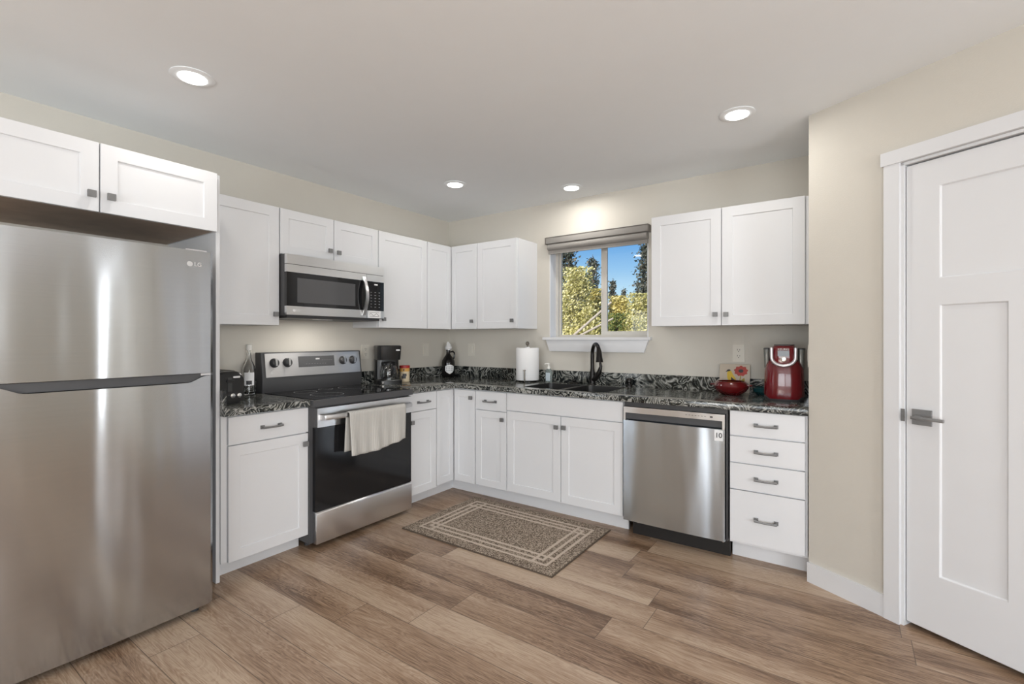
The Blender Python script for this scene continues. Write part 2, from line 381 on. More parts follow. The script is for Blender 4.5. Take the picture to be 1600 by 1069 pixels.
    def slab(self, xs, ys, skip, z0, z1, bev=0.0):
        V = {}
        def v(i, j, k):
            if (i, j, k) not in V: V[(i, j, k)] = self.bm.verts.new((xs[i], ys[j], (z0, z1)[k]))
            return V[(i, j, k)]
        nx, ny = len(xs) - 1, len(ys) - 1
        on = lambda i, j: 0 <= i < nx and 0 <= j < ny and (i, j) not in skip
        for i in range(nx):
            for j in range(ny):
                if not on(i, j): continue
                self.bm.faces.new((v(i, j, 1), v(i + 1, j, 1), v(i + 1, j + 1, 1), v(i, j + 1, 1)))
                self.bm.faces.new((v(i, j, 0), v(i, j + 1, 0), v(i + 1, j + 1, 0), v(i + 1, j, 0)))
                for (di, dj, a, b) in ((-1, 0, (i, j), (i, j + 1)), (1, 0, (i + 1, j), (i + 1, j + 1)), (0, -1, (i, j), (i + 1, j)), (0, 1, (i, j + 1), (i + 1, j + 1))):
                    if not on(i + di, j + dj):
                        self.bm.faces.new((v(*a, 0), v(*b, 0), v(*b, 1), v(*a, 1)))
        bmesh.ops.recalc_face_normals(self.bm, faces=self.bm.faces[:])
        self._bev(self.bm.verts[:], bev); return self
    def done(self, name, m, parent=None, loc=None, rot=0.0, kind=None, smooth=True, recalc=True):
        if recalc: bmesh.ops.recalc_face_normals(self.bm, faces=self.bm.faces[:])
        for f in self.bm.faces: f.smooth = smooth
        me = bpy.data.meshes.new(name); self.bm.to_mesh(me); self.bm.free()
        if smooth: me.set_sharp_from_angle(angle=R(32))
        me.materials.append(m)
        o = bpy.data.objects.new(name, me); COL.objects.link(o)
        if parent: o.parent = parent
        if loc is not None: o.location = loc
        if rot: o.rotation_euler = (0, 0, rot)
        if kind: o['kind'] = kind
        return o

def thing(name, label, cat, loc=(0, 0, 0), rot=0.0, group=None):
    o = bpy.data.objects.new(name, None); COL.objects.link(o)
    o.empty_display_size = 0.05; o.location = loc; o.rotation_euler = (0, 0, rot)
    return tag(o, label, cat, group)
def tag(o, label, cat, group=None):
    o['label'] = label; o['category'] = cat
    if group: o['group'] = group
    return o
def text(name, s, size, m, parent, loc, rot=(R(90), 0, 0), depth=0.0004, bold=0.0, sx=1.0):
    cu = bpy.data.curves.new(name, 'FONT'); cu.body = s; cu.size = size; cu.extrude = depth; cu.offset = bold
    cu.align_x = 'CENTER'; cu.align_y = 'CENTER'
    tmp = bpy.data.objects.new(name + '_tmp', cu); COL.objects.link(tmp)
    dg = bpy.context.evaluated_depsgraph_get(); me = bpy.data.meshes.new_from_object(tmp.evaluated_get(dg))
    bpy.data.objects.remove(tmp)
    o = bpy.data.objects.new(name, me); COL.objects.link(o); me.materials.clear(); me.materials.append(m)
    o.parent = parent; o.location = loc; o.rotation_euler = rot; o.scale = (sx, 1, 1)
    return o
def sq(w, d, n=40, p=4.0, cx=0, cy=0, z=0):
    # superellipse outline
    r = []
    for i in range(n):
        a = 2 * math.pi * i / n; c, s = math.cos(a), math.sin(a)
        r.append((cx + math.copysign(abs(c) ** (2 / p), c) * w / 2, cy + math.copysign(abs(s) ** (2 / p), s) * d / 2, z))
    return r
def arc(cx, cz, r, a0, a1, n=12):
    return [(cx + r * math.cos(R(a0 + (a1 - a0) * i / n)), cz + r * math.sin(R(a0 + (a1 - a0) * i / n))) for i in range(n + 1)]

# ------------------------------------------------------------------ the room
H = 2.469
X1, Y0 = 7.2, -7.5
G().box((-0.2, Y0 - 0.2, -0.2), (X1 + 0.2, 0.16, 0)).done('floor', floor_mat, kind='structure', smooth=False)
G().box((-0.2, Y0 - 0.2, H), (X1 + 0.2, 0.45, H + 0.2)).done('ceiling', ceiling_paint, kind='structure', smooth=False)
G().box((-0.16, Y0, 0), (0, 0.16, H)).done('wall_left', wall_paint, kind='structure', smooth=False)
WX0, WX1, WZ0, WZ1 = 1.185, 2.066, 1.285, 2.12      # kitchen window opening
def wall_with_holes(name, axis, a, b, t0, t1, holes):
    us = sorted({a, b, *[h[0] for h in holes], *[h[1] for h in holes]}); zs = sorted({0, H, *[h[2] for h in holes], *[h[3] for h in holes]})
    g = G()
    for u0, u1 in zip(us, us[1:]):
        z = 0
        cols = sorted([h for h in holes if h[0] <= u0 + 1e-6 and h[1] >= u1 - 1e-6], key=lambda h: h[2])
        segs = []
        for h in cols: segs.append((z, h[2])); z = h[3]
        segs.append((z, H))
        for z0, z1 in segs:
            if z1 - z0 > 1e-4:
                if axis == 'x': g.box((u0, t0, z0), (u1, t1, z1))
                else: g.box((t0, u0, z0), (t1, u1, z1))
    bmesh.ops.remove_doubles(g.bm, verts=g.bm.verts[:], dist=1e-5)
    return g.done(name, wall_paint, kind='structure', smooth=False, recalc=False)
wall_with_holes('wall_back', 'x', 0, X1, 0, 0.16, [(WX0, WX1, WZ0, WZ1)])
wall_with_holes('wall_front', 'x', 0, X1, Y0 - 0.16, Y0, [(2.05, 3.65, 0.35, 2.25), (3.85, 6.15, 0.35, 2.25)])
STREAK_SLIT = (-1.40, -1.32)  # unseen slot added so the streak lamp mirrors in the fridge
wall_with_holes('wall_right', 'y', Y0, -1.1, X1, X1 + 0.16, [(-5.6, -3.6, 0.35, 2.25), (STREAK_SLIT[0], STREAK_SLIT[1], 0.2, 2.15)])
PA = R(-30.1); P0 = (3.158, -0.648, 0)
DS0, DS1, DZ1 = 0.425, 1.242, 2.076                 # pantry door opening along the angled wall
G().box((3.158, -0.648, 0), (3.258, 0, H)).done('wall_pantry_return', wall_paint, kind='structure', smooth=False)
g = G()
g.box((0, 0, 0), (DS0, 0.11, H)); g.box((DS0, 0, DZ1), (DS1, 0.11, H)); g.box((DS1, 0, 0), (1.75, 0.11, H))
g.done('wall_pantry', wall_paint, loc=P0, rot=PA, kind='structure', smooth=False)
G().box((4.63, -1.10, 0), (X1, -0.99, H)).done('wall_beyond', wall_paint, kind='structure', smooth=False)
G().box((0.0, -0.014, 0), (0.363, 0, 0.102), 0.003).done('baseboard_pantry', trim_white, loc=P0, rot=PA, kind='structure')
G().box((4.55, -1.50, 0), (4.63, -0.99, H)).done('wall_side_return', wall_paint, kind='structure', smooth=False)
# pantry door casing
g = G()
g.box((0.363, -0.018, 0), (DS0, 0, DZ1 + 0.002), 0.0015); g.box((DS1, -0.018, 0), (DS1 + 0.062, 0, DZ1 + 0.002), 0.0015)
g.box((0.353, -0.024, DZ1 + 0.002), (DS1 + 0.072, 0, DZ1 + 0.062), 0.0015)
g.box((DS0, -0.004, 0), (DS0 + 0.012, 0.11, DZ1)); g.box((DS1 - 0.012, -0.004, 0), (DS1, 0.11, DZ1)); g.box((DS0, -0.004, DZ1 - 0.012), (DS1, 0.11, DZ1))
g.done('trim_1', trim_white, loc=P0, rot=PA, kind='structure')
door = G().relief([DS0 + 0.015, 0.564, 0.776, 0.886, 1.10, DS1 - 0.015], [0.022, 0.272, 1.430, 1.548, 1.940, DZ1 - 0.018],
                  {(1, 1), (3, 1), (1, 3), (2, 3), (3, 3)}, 0.044, 0.036, 0.009, 0.003).done('door_1', trim_white, loc=P0, rot=PA, kind='structure')
g = G(); g.box((0.467, -0.002, 0.908), (0.537, 0.009, 0.976), 0.0015); g.done('door_rosette', lever_metal, door)
g = G(); g.cyl((0.495, 0.0, 0.942), (0.495, -0.045, 0.942), 0.010); g.prism([(0.483, -0.052), (0.60, -0.052), (0.60, -0.040), (0.515, -0.040), (0.483, -0.036)], 'z', 0.936, 0.950, 0.002)
g.done('door_lever', lever_metal, door)
G().box((DS0 + 0.001, -0.0065, 0.917), (DS0 + 0.0155, -0.003, 0.972), 0.002).done('strike_plate', knob_metal, door)
# floor of the pantry behind the door gap is the floor itself; its rear walls
# frames of unseen windows added behind the camera for light and reflections
def added_window(name, axis, u0, u1, z0, z1, t, mull):
    g = G()
    def bx(a, b, z_0, z_1):
        if axis == 'x': g.box((a, t - 0.05, z_0), (b, t + 0.02, z_1))
        else: g.box((t - 0.02, a, z_0), (t + 0.05, b, z_1))
    bx(u0, u0 + 0.05, z0, z1); bx(u1 - 0.05, u1, z0, z1); bx(u0 + .05, u1 - .05, z0, z0 + 0.05); bx(u0 + .05, u1 - .05, z1 - 0.05, z1)
    for k in range(1, mull): bx(u0 + (u1 - u0) * k / mull - 0.025, u0 + (u1 - u0) * k / mull + 0.025, z0 + .05, z1 - .05)
    g.done(name, trim_white, kind='structure', smooth=False)
added_window('added_window_2', 'x', 2.05, 3.65, 0.35, 2.25, Y0 - 0.06, 2)
added_window('added_window_3', 'x', 3.85, 6.15, 0.35, 2.25, Y0 - 0.06, 2)
added_window('added_window_4', 'y', -5.6, -3.6, 0.35, 2.25, X1 + 0.06, 2)

# kitchen window ------------------------------------------------------------
g = G(); yF0, yF1 = 0.100, 0.155
fw = 0.030
g.box((WX0, yF0, WZ0), (WX0 + fw, yF1, WZ1)); g.box((WX1 - fw, yF0, WZ0), (WX1, yF1, WZ1)); g.box((WX0 + fw, yF0, WZ0), (WX1 - fw, yF1, WZ0 + 0.022)); g.box((WX0 + fw, yF0, WZ1 - fw), (WX1 - fw, yF1, WZ1))
win = g.done('window_1', vinyl, kind='structure')
XM = 1.655
g = G()   # fixed left light
a0, a1, b0, b1 = WX0 + fw, XM + 0.01, WZ0 + 0.022, WZ1 - fw
for p, q in (((a0, .128, b0), (a0 + .014, .150, b1)), ((a1 - .03, .128, b0), (a1, .150, b1)), ((a0 + .014, .128, b0), (a1 - .03, .150, b0 + .012)), ((a0 + .014, .128, b1 - .014), (a1 - .03, .150, b1))): g.box(p, q, 0.002)
g.done('window_sash', vinyl, win)
g = G()   # sliding right light, nearer the room
a0, a1 = XM - 0.03, WX1 - fw
for p, q in (((a0, .106, b0), (a0 + .052, .126, b1)), ((a1 - .016, .106, b0), (a1, .126, b1)), ((a0 + .052, .106, b0), (a1 - .016, .126, b0 + .040)), ((a0 + .052, .106, b1 - .03), (a1 - .016, .126, b1))): g.box(p, q, 0.003)
g.box((a0 + .004, .101, 1.60), (a0 + .016, .107, 1.70), 0.002)
g.done('window_sash', vinyl, win)
G().box((WX0 + .044, .138, WZ0 + .034), (XM - .02, .142, WZ1 - .044)).done('window_pane', pane_mat, win)
G().box((XM + .022, .114, WZ0 + .062), (WX1 - .046, .118, WZ1 - .06)).done('window_pane', pane_mat, win)
# white jamb liners
g = G(); g.box((WX0, 0.0, WZ0 + .012), (WX0 + .008, yF0, WZ1)); g.box((WX1 - .008, 0.0, WZ0 + .012), (WX1, yF0, WZ1)); g.box((WX0 + .008, 0, WZ1 - .008), (WX1 - .008, yF0, WZ1))
g.done('window_jamb', trim_white, win)
g = G(); g.box((1.140, -0.048, WZ0 - 0.010), (2.096, 0.0, WZ0 + 0.012), 0.004); g.box((WX0, 0.0, WZ0), (WX1, yF0, WZ0 + .012)); g.done('window_sill', trim_white, win)
g = G(); v = [(1.163, WZ0 - .010), (2.074, WZ0 - .010), (2.040, 1.176), (1.200, 1.176)]; g.prism(v, 'y', -0.030, 0, 0.003); g.done('window_apron', trim_white, win)

# roller blind
b = thing('roller_blind', 'rolled up grey fabric blind at the head of the kitchen window', 'blind', (1.63, -0.02, 2.03))
xh = 0.452
g = G(); g.prism([(-0.035, 0.125), (0.018, 0.125), (0.018, 0.075), (-0.040, 0.075)], 'x', -xh, xh, 0.004); g.done('cassette', blind_fabric, b)
g = G(); g.cyl((-xh + .012, -0.006, 0.048), (xh - .012, -0.006, 0.048), 0.030, n=28); g.done('fabric_roll', blind_fabric, b)
g = G(); g.box((-xh + .012, -0.010, -0.012), (xh - .012, 0.004, 0.022), 0.004); g.done('hem_bar', blind_fabric, b)
for s in (-1, 1):
    g = G(); g.box((s * xh, -0.042, 0.072), (s * (xh + .006), 0.019, 0.128), 0.002); g.done('end_cap', blind_cap, b)
g = G(); g.box((-xh, -0.037, 0.125), (xh, 0.019, 0.131), 0.001); g.done('top_rail', blind_cap, b)

# ------------------------------------------------------------------ cabinets
def knob(parent, x, y, z):
    g = G(); g.cyl((x, y, z), (x, y - 0.014, z), 0.006, 0.007, 14); g.box((x - .0145, y - .026, z - .0145), (x + .0145, y - .013, z + .0145), 0.005, 3)
    return g.done('knob', knob_metal, parent)
def pull(parent, x, y, z, w=0.10):
    g = G()
    for s in (-1, 1):
        g.box((x + s * w / 2 - .011, y - .007, z - .010), (x + s * w / 2 + .011, y, z + .010), 0.003); g.cyl((x + s * w / 2, y - .005, z), (x + s * w / 2, y - .030, z), 0.0055, n=12)
    g.tube([(x - w / 2 - .006, y - .028, z), (x - w * .25, y - .031, z - .002), (x, y - .032, z - .003), (x + w * .25, y - .031, z - .002), (x + w / 2 + .006, y - .028, z)], [0.0075, .0055, .005, .0055, .0075], 10)
    return g.done('pull', knob_metal, parent)
def shaker(parent, x0, x1, z0, z1, y, rail=0.060, knob_at=None):
    d = G().relief([x0, x0 + rail, x1 - rail, x1], [z0, z0 + rail, z1 - rail, z1], {(1, 1)}, y, 0.020, 0.0075).done('door', cab_white, parent)
    if knob_at: knob(d, knob_at[0], y - 0.020, knob_at[1])
    return d
def drawer(parent, x0, x1, z0, z1, y, has_pull=True, name='drawer'):
    d = G().box((x0, y - 0.020, z0), (x1, y, z1), 0.0025).done(name, cab_white, parent)
    if has_pull: pull(d, (x0 + x1) / 2, y - 0.020, (z0 + z1) / 2 - 0.003)
    return d
LW = R(90)
def on_left(y): return dict(loc=(0, y, 0), rot=LW)
def on_back(x): return dict(loc=(x, 0, 0), rot=0)
UB, UT, UD = 1.372, 2.132, 0.325
def upper(label, place, w, z0=UB, z1=UT, depth=UD, group='white wall cabinets', raw=True):
    t = thing('wall_cabinet', label, 'cabinet', place['loc'], place['rot'], group)
    G().box((0, -(depth - .021), z0), (w, -0.002, z1), 0.0015).done('body', cab_white, t)
    if raw: G().box((0.012, -(depth - .035), z0 - .0015), (w - .012, -0.01, z0 + .001)).done('underside', cab_raw, t)
    return t
yF = -(UD - .021)
# left wall, from the fridge panel to the corner
t = upper('white wall cabinet with one wide door between the fridge panel and the microwave', on_left(-2.445), 0.487, raw=False)
shaker(t, 0.003, 0.482, UB, UT, yF, 0.064, (0.452, UB + .070))
t = upper('short white wall cabinet with two small doors right above the microwave', on_left(-1.957), 0.794, z0=1.836, raw=False)
shaker(t, 0.003, 0.395, 1.837, UT, yF, 0.058, (0.358, 1.904)); shaker(t, 0.400, 0.791, 1.837, UT, yF, 0.058, (0.428, 1.900))
t = upper('white wall cabinet with one door between the microwave and the corner cabinet', on_left(-1.162), 0.532, raw=False)
shaker(t, 0.003, 0.529, UB, UT, yF, 0.064, (0.040, UB + .066))
# corner: L-shaped body, two narrow doors
t = thing('wall_cabinet', 'white L-shaped corner wall cabinet with two narrow doors meeting in the corner', 'cabinet', (0, 0, 0), 0, 'white wall cabinets')
bd = UD - .021
G().slab([0.002, bd, 0.628], [-0.628, -bd, -0.002], {(1, 0)}, UB, UT, 0.0015).done('body', cab_white, t)
dl = G().relief([0.003, 0.053, 0.252, 0.302], [UB, UB + .06, UT - .06, UT], {(1, 1)}, 0, 0.020, 0.0075).done('door', cab_white, t, (bd, -0.628, 0), LW)
dr = G().relief([0.003, 0.053, 0.252, 0.302], [UB, UB + .06, UT - .06, UT], {(1, 1)}, 0, 0.020, 0.0075).done('door', cab_white, t, (bd + .021, -bd, 0))
knob(dr, 0.255, -0.020, UB + .068)
t = upper('white wall cabinet with one door between the corner and the window', on_back(0.630), 0.428, raw=False)
shaker(t, 0.003, 0.424, UB, UT, yF, 0.062, (0.388, UB + .066))
t = upper('white wall cabinet with two tall doors right of the window', on_back(2.197), 0.958, raw=False)
shaker(t, 0.003, 0.459, UB, UT, yF, 0.064, (0.427, UB + .071)); shaker(t, 0.464, 0.924, UB, UT, yF, 0.064, (0.492, UB + .069))
G().box((0.927, yF - 0.004, UB), (0.957, yF + .004, UT), 0.001).done('filler', cab_white, t)
# deep cabinet above the fridge
ofd = 0.62
t = upper('deep white cabinet with two low wide doors above the refrigerator', on_left(-3.435), 0.967, z0=1.846, z1=2.146, depth=ofd + .021, raw=True)
shaker(t, 0.003, 0.482, 1.842, 2.146, -ofd, 0.062, (0.453, 1.913)); shaker(t, 0.487, 0.964, 1.842, 2.146, -ofd, 0.062, (0.521, 1.913))
o = G().box((0, -2.466, 0), (0.612, -2.447, 2.146), 0.0015).done('end_panel', cab_white)
tag(o, 'tall thin white panel standing between the refrigerator and the base cabinet', 'panel')

# base cabinets
BD, BT = 0.635, 0.875
def base(label, place, w, toe=True, depth=BD, hollow=False):
    t = thing('base_cabinet', label, 'cabinet', place['loc'], place['rot'], 'white base cabinets')
    if hollow:
        g = G()
        for p, q in (((0, -(depth - .021), .105), (.018, -.004, BT)), ((w - .018, -(depth - .021), .105), (w, -.004, BT)), ((.018, -(depth - .021), .105), (w - .018, -.004, .123)),
                     ((.018, -(depth - .021), .123), (w - .018, -(depth - .040), BT)), ((.018, -.016, .123), (w - .018, -.004, BT))): g.box(p, q)
        bmesh.ops.remove_doubles(g.bm, verts=g.bm.verts[:], dist=1e-5); g.done('body', cab_white, t)
    else: G().box((0, -(depth - .021), 0.105), (w, -0.004, BT), 0.0015).done('body', cab_white, t)
    if toe: G().box((0, -0.535, 0), (w, -0.515, 0.105)).done('toe_kick', cab_white, t)
    return t
yB = -(BD - .021)
t = base('white base cabinet with one drawer over one door left of the range', on_left(-2.446), 0.489)
G().box((0.0, yB - .006, 0.095), (0.030, yB + .002, BT), 0.001).done('filler', cab_white, t)
drawer(t, 0.033, 0.492, 0.719, 0.866, yB); shaker(t, 0.033, 0.492, 0.092, 0.712, yB, 0.060, (0.466, 0.651))
t = base('narrow white base cabinet with drawer and door right of the range', on_left(-1.144), 0.306)
drawer(t, 0.004, 0.303, 0.732, 0.868, yB); shaker(t, 0.004, 0.303, 0.098, 0.726, yB, 0.058, (0.030, 0.653))
t = thing('base_cabinet', 'white L-shaped corner base cabinet with two narrow full height doors', 'cabinet', (0, 0, 0), 0, 'white base cabinets')
bb = BD - .021
G().slab([0.004, bb, 0.864], [-0.836, -bb, -0.004], {(1, 0)}, 0.105, BT, 0.0015).done('body', cab_white, t)
G().slab([0.515, 0.535, 0.864], [-0.836, -0.535, -0.515], {(1, 0)}, 0, 0.105).done('toe_kick', cab_white, t)
d1 = G().relief([0.004, 0.052, 0.150, 0.198], [0.108, 0.166, 0.808, 0.866], {(1, 1)}, 0, 0.020, 0.0075).done('door', cab_white, t, (bb, -0.836, 0), LW)
d2 = G().relief([0.003, 0.052, 0.172, 0.222], [0.108, 0.166, 0.808, 0.866], {(1, 1)}, 0, 0.020, 0.0075).done('door', cab_white, t, (bb + .021, -bb, 0))
knob(d2, 0.192, -0.020, 0.806)
t = base('narrow white base cabinet with drawer and door between the corner and the sink cabinet', on_back(0.864), 0.310)
drawer(t, 0.004, 0.308, 0.721, 0.866, yB); shaker(t, 0.004, 0.308, 0.112, 0.714, yB, 0.056, (0.277, 0.658))
t = base('wide white sink base cabinet with a plain front over two doors', on_back(1.175), 0.942, hollow=True)
drawer(t, 0.004, 0.940, 0.737, 0.868, yB, False, 'false_front'); shaker(t, 0.004, 0.472, 0.116, 0.730, yB, 0.062, (0.444, 0.652)); shaker(t, 0.477, 0.940, 0.116, 0.730, yB, 0.062, (0.507, 0.655))
t = base('white base cabinet with a stack of four drawers beside the dishwasher', on_back(2.764), 0.388)
G().box((0.380, yB - .004, 0.11), (0.388, yB + .004, BT)).done('filler', cab_white, t)
for z0, z1 in ((0.732, 0.870), (0.578, 0.724), (0.424, 0.570), (0.122, 0.416)): drawer(t, 0.004, 0.376, z0, z1, yB)

# countertops and splashes
SX0, SXm0, SXm1, SX1, SY0, SY1 = 1.265, 1.590, 1.625, 1.950, -0.560, -0.150
o = G().slab([0.0, 0.660, SX0, SX1, 3.157], [-1.144, -0.660, SY0, SY1, -0.002], {(1, 0), (2, 0), (3, 0), (2, 2)}, 0.876, 0.914, 0.004).done('countertop', granite_top)
tag(o, 'L-shaped black and grey granite countertop holding the sink and running past the dishwasher', 'countertop', 'granite countertops')
o = G().box((0.0, -2.446, 0.876), (0.660, -1.957, 0.914), 0.004).done('countertop', granite_top)
tag(o, 'short granite countertop between the fridge panel and the range', 'countertop', 'granite countertops')
def splash(a, b, label):
    tag(G().box(a, b, 0.002).done('backsplash', granite_splash), label, 'backsplash', 'granite upstands')
splash((0.002, -0.022, 0.914), (3.157, -0.002, 1.012), 'long low swirled granite backsplash strip on the back wall under the window')
splash((0.002, -1.144, 0.914), (0.022, -0.0225, 1.012), 'low granite backsplash strip on the left wall between the range and the corner')
splash((0.002, -2.4255, 0.914), (0.022, -1.957, 1.012), 'short granite backsplash strip behind the toaster and the clear bottle')
splash((0.002, -2.446, 0.914), (0.640, -2.426, 1.012), 'granite side splash standing against the white fridge panel beside the toaster')

# sink, double bowl
s = thing('sink', 'dark sink set in the granite countertop below the window', 'sink', (SX0, SY0, 0.690))
def bowl(x0, x1):
    g = G(); y0, y1, zt, zb = 0.0, SY1 - SY0, 0.2235, 0.01
    cx, cy, w, d = (x0 + x1) / 2, (y0 + y1) / 2, x1 - x0, y1 - y0
    secs = [sq(w, d, 40, 8, cx, cy, zt), sq(w - .006, d - .006, 40, 8, cx, cy, zt - .02), sq(w - .03, d - .03, 40, 7, cx, cy, zb + .03), sq(w - .09, d - .09, 40, 6, cx, cy, zb), sq(.08, .08, 40, 2, cx, cy, zb - .002)]
    g.loft(secs, cap0=False, cap1=True)
    return g.done('bowl', sink_black, s, recalc=False)
bowl(0.0, SXm0 - SX0); bowl(SXm1 - SX0, SX1 - SX0)
G().box((SXm0 - SX0 - .006, 0, .15), (SXm1 - SX0 + .006, SY1 - SY0, .2225), 0.008).done('divider', sink_black, s)

# faucet
f = thing('faucet', 'oil rubbed bronze gooseneck faucet with pull down spray head behind the sink', 'faucet', (1.635, -0.085, 0.914), R(-45))
g = G(); g.lathe([(0.031, 0), (0.031, 0.006), (0.026, 0.012), (0.023, 0.06), (0.020, 0.10), (0.0155, 0.13)]); g.done('base', bronze, f)
pts = [(0, 0, 0.10), (0, 0, 0.20), (0, 0, 0.235)] + [(0.078 - 0.078 * math.cos(R(a)), 0, 0.250 + 0.078 * math.sin(R(a))) for a in range(0, 150, 12)]
g = G(); g.tube(pts, [0.0155] * 3 + [0.0145] * (len(pts) - 3), 14); g.done('neck', bronze, f)
e = Vector(pts[-1]); g = G(); g.tube([e, e + Vector((.010, 0, -.025)), e + Vector((.016, 0, -.062)), e + Vector((.020, 0, -.108))], [0.0155, .020, .023, .029], 16); g.done('spray_head', bronze, f)
g = G()
dirx = Vector((0.77, 0.64, 0))
g.tube([Vector((0, 0, .035)), dirx * .030 + Vector((0, 0, .055)), dirx * .062 + Vector((0, 0, .10)), dirx * .078 + Vector((0, 0, .15)), dirx * .066 + Vector((0, 0, .205))], [0.024, .024, .020, .012, .0075], 12)
g.done('lever', bronze, f)
c = thing('counter_cap', 'small black knob shaped cap on the counter right of the faucet', 'cap', (1.935, -0.060, 0.914))
G().lathe([(0.026, 0), (0.026, 0.010), (0.018, 0.016), (0.018, 0.026)], n=20).done('base', bronze, c)
G().lathe([(0.017, 0.026), (0.023, 0.034), (0.024, 0.050), (0.019, 0.062), (0.006, 0.067)], n=20).done('top', bronze, c)
c = thing('sink_stopper', 'small flat black stopper lying on the counter left of the faucet', 'stopper', (1.465, -0.075, 0.914))
G().lathe([(0.046, 0), (0.047, 0.006), (0.035, 0.012), (0.020, 0.014)], n=24).done('disc', bronze, c)
G().lathe([(0.014, 0.014), (0.018, 0.022), (0.016, 0.032), (0.004, 0.034)], n=16).done('grip', bronze, c)

# ------------------------------------------------------------------ refrigerator
fr = thing('refrigerator', 'tall stainless steel top freezer refrigerator at the left edge', 'refrigerator', (0, -3.332, 0), LW)
FW = 0.754
G().box((0.004, -0.775, 0.045), (FW - .004, -0.04, 1.680), 0.004).done('body', appliance_dark, fr)
def door_section(x, bulge=0.010):   # gentle convex door front
    u = (x / FW) * 2 - 1
    return -0.848 - bulge * (1 - u * u)
def fridge_door(name, top, bot_fn, top_fn):
    g = G(); n = 56; fr_, bk = [], []
    rows = []
    xs = [FW * i / n for i in range(n + 1)]
    rr = 0.012
    front = lambda x: door_section(x) + (rr - math.sqrt(max(0, rr * rr - (rr - min(x, FW - x, rr)) ** 2)))
    m = 24
    for j in range(m + 1):
        t = j / m
        rows.append([(x, front(x), bot_fn(x) + (top_fn(x) - bot_fn(x)) * t) for x in xs])
    F = [[g.bm.verts.new(p) for p in r] for r in rows]
    for a, b in zip(F, F[1:]):
        for i in range(n): g.bm.faces.new((a[i], a[i + 1], b[i + 1], b[i]))
    B = [[g.bm.verts.new((x, -0.785, z)) for x, z in ((0.002, r[0][2]), (FW - .002, r[-1][2]))] for r in rows]
    for j in range(m):
        g.bm.faces.new((F[j][0], F[j + 1][0], B[j + 1][0], B[j][0])); g.bm.faces.new((F[j][n], B[j][1], B[j + 1][1], F[j + 1][n]))
    bt = [g.bm.verts.new((x, -0.785, bot_fn(x))) for x in xs]; tp = [g.bm.verts.new((x, -0.785, top_fn(x))) for x in xs]
    for i in range(n):
        g.bm.faces.new((F[0][i], bt[i], bt[i + 1], F[0][i + 1])); g.bm.faces.new((F[m][i], F[m][i + 1], tp[i + 1], tp[i]))
    bmesh.ops.remove_doubles(g.bm, verts=g.bm.verts[:], dist=1e-5)
    return g.done(name, steel_fridge, fr)
def lower_top(x):
    d = min(x, FW - x); a, b2 = 0.028, 0.115
    if d <= a: return 1.112
    if d >= b2: return 1.083
    t = (d - a) / (b2 - a); t = t * t * (3 - 2 * t); return 1.112 - .029 * t
fd = fridge_door('freezer_door', 1.69, lambda x: 1.125, lambda x: 1.694)
ld = fridge_door('fridge_door', 1.1, lambda x: 0.034, lower_top)
G().box((0.012, -0.835, 1.085), (FW - .012, -0.76, 1.122)).done('handle_recess', appliance_dark, fr)
G().box((0.05, -0.80, 0.012), (FW - .05, -0.60, 0.05)).done('base_grille', dark_plastic, fr)
for x in (0.06, FW - .06): G().cyl((x, -0.79, 0), (x, -0.79, 0.034), 0.018, n=14).done('foot', dark_plastic, fr)
G().box((FW - .10, -0.80, 1.680), (FW - .01, -0.70, 1.708), 0.004).done('hinge_cover', silver_plastic, fr)
G().box((FW - .055, -0.846, 1.1135), (FW - .012, -0.80, 1.1235), 0.002).done('hinge', chrome, fr)
lg = G(); lg.cyl((0.650, -0.8535, 1.630), (0.650, -0.8550, 1.630), 0.012, n=24); lg.done('logo', print_grey, fd)
text('logo', 'LG', 0.026, print_grey, fd, (0.684, -0.8530, 1.630), bold=0.0006)

# ------------------------------------------------------------------ microwave
mw = thing('microwave', 'stainless steel over the range microwave under the short cabinet', 'microwave', (0, -1.955, 1.436), LW)
MWW, mf = 0.782, -0.400
G().box((0, -0.375, 0.0), (MWW, -0.002, 0.394), 0.002).done('body', appliance_dark, mw)
G().box((0.0, mf, 0.332), (MWW, -0.374, 0.394), 0.003).done('vent_strip', steel_range, mw)
G().box((0.002, mf + .006, 0.328), (MWW - .002, -0.374, 0.333)).done('vent_gap', slot_dark, mw)
d = G().box((0.0, mf, 0.279), (0.618, -0.374, 0.328), 0.002).done('door', steel_range, mw)
G().box((0.0, mf + .002, 0.060), (0.618, -0.374, 0.279), 0.001).done('door_glass', black_gloss, d)
G().box((0.072, mf + .0005, 0.085), (0.520, mf + .003, 0.245), 0.0006).done('door_window', micro_window, d)
G().box((0.0, mf, 0.004), (0.618, -0.374, 0.060), 0.002).done('door_rail', steel_range, d)
hx = 0.592
g = G(); g.loft([[(hx + dx, mf - .004 - .040 * math.sin(math.pi * k / 14) + dy, 0.022 + 0.285 * k / 14) for dx, dy in ((-.013, -.004), (.013, -.004), (.013, .006), (-.013, .006))] for k in range(15)])
g.done('handle', steel_plain, d)
G().box((0.621, mf, 0.279), (MWW, -0.374, 0.328), 0.002).done('panel_trim', steel_range, mw)
cp = G().box((0.621, mf + .001, 0.060), (MWW, -0.374, 0.279), 0.001).done('control_panel', black_gloss, mw)
G().box((0.621, mf, 0.004), (MWW, -0.374, 0.060), 0.002).done('panel_rail', steel_range, mw)
for r_ in range(6):
    for c_ in range(3): G().box((0.655 + c_ * .038, mf + .0003, 0.085 + r_ * .022), (0.668 + c_ * .038, mf + .0012, 0.090 + r_ * .022)).done('key', print_dim, cp)
G().box((0.690, mf + .0003, 0.252), (0.722, mf + .0014, 0.262)).done('display', print_white, cp)
st = G().box((0.632, mf - .0006, 0.006), (0.750, mf + .0004, 0.058)).done('sticker', print_white, mw)
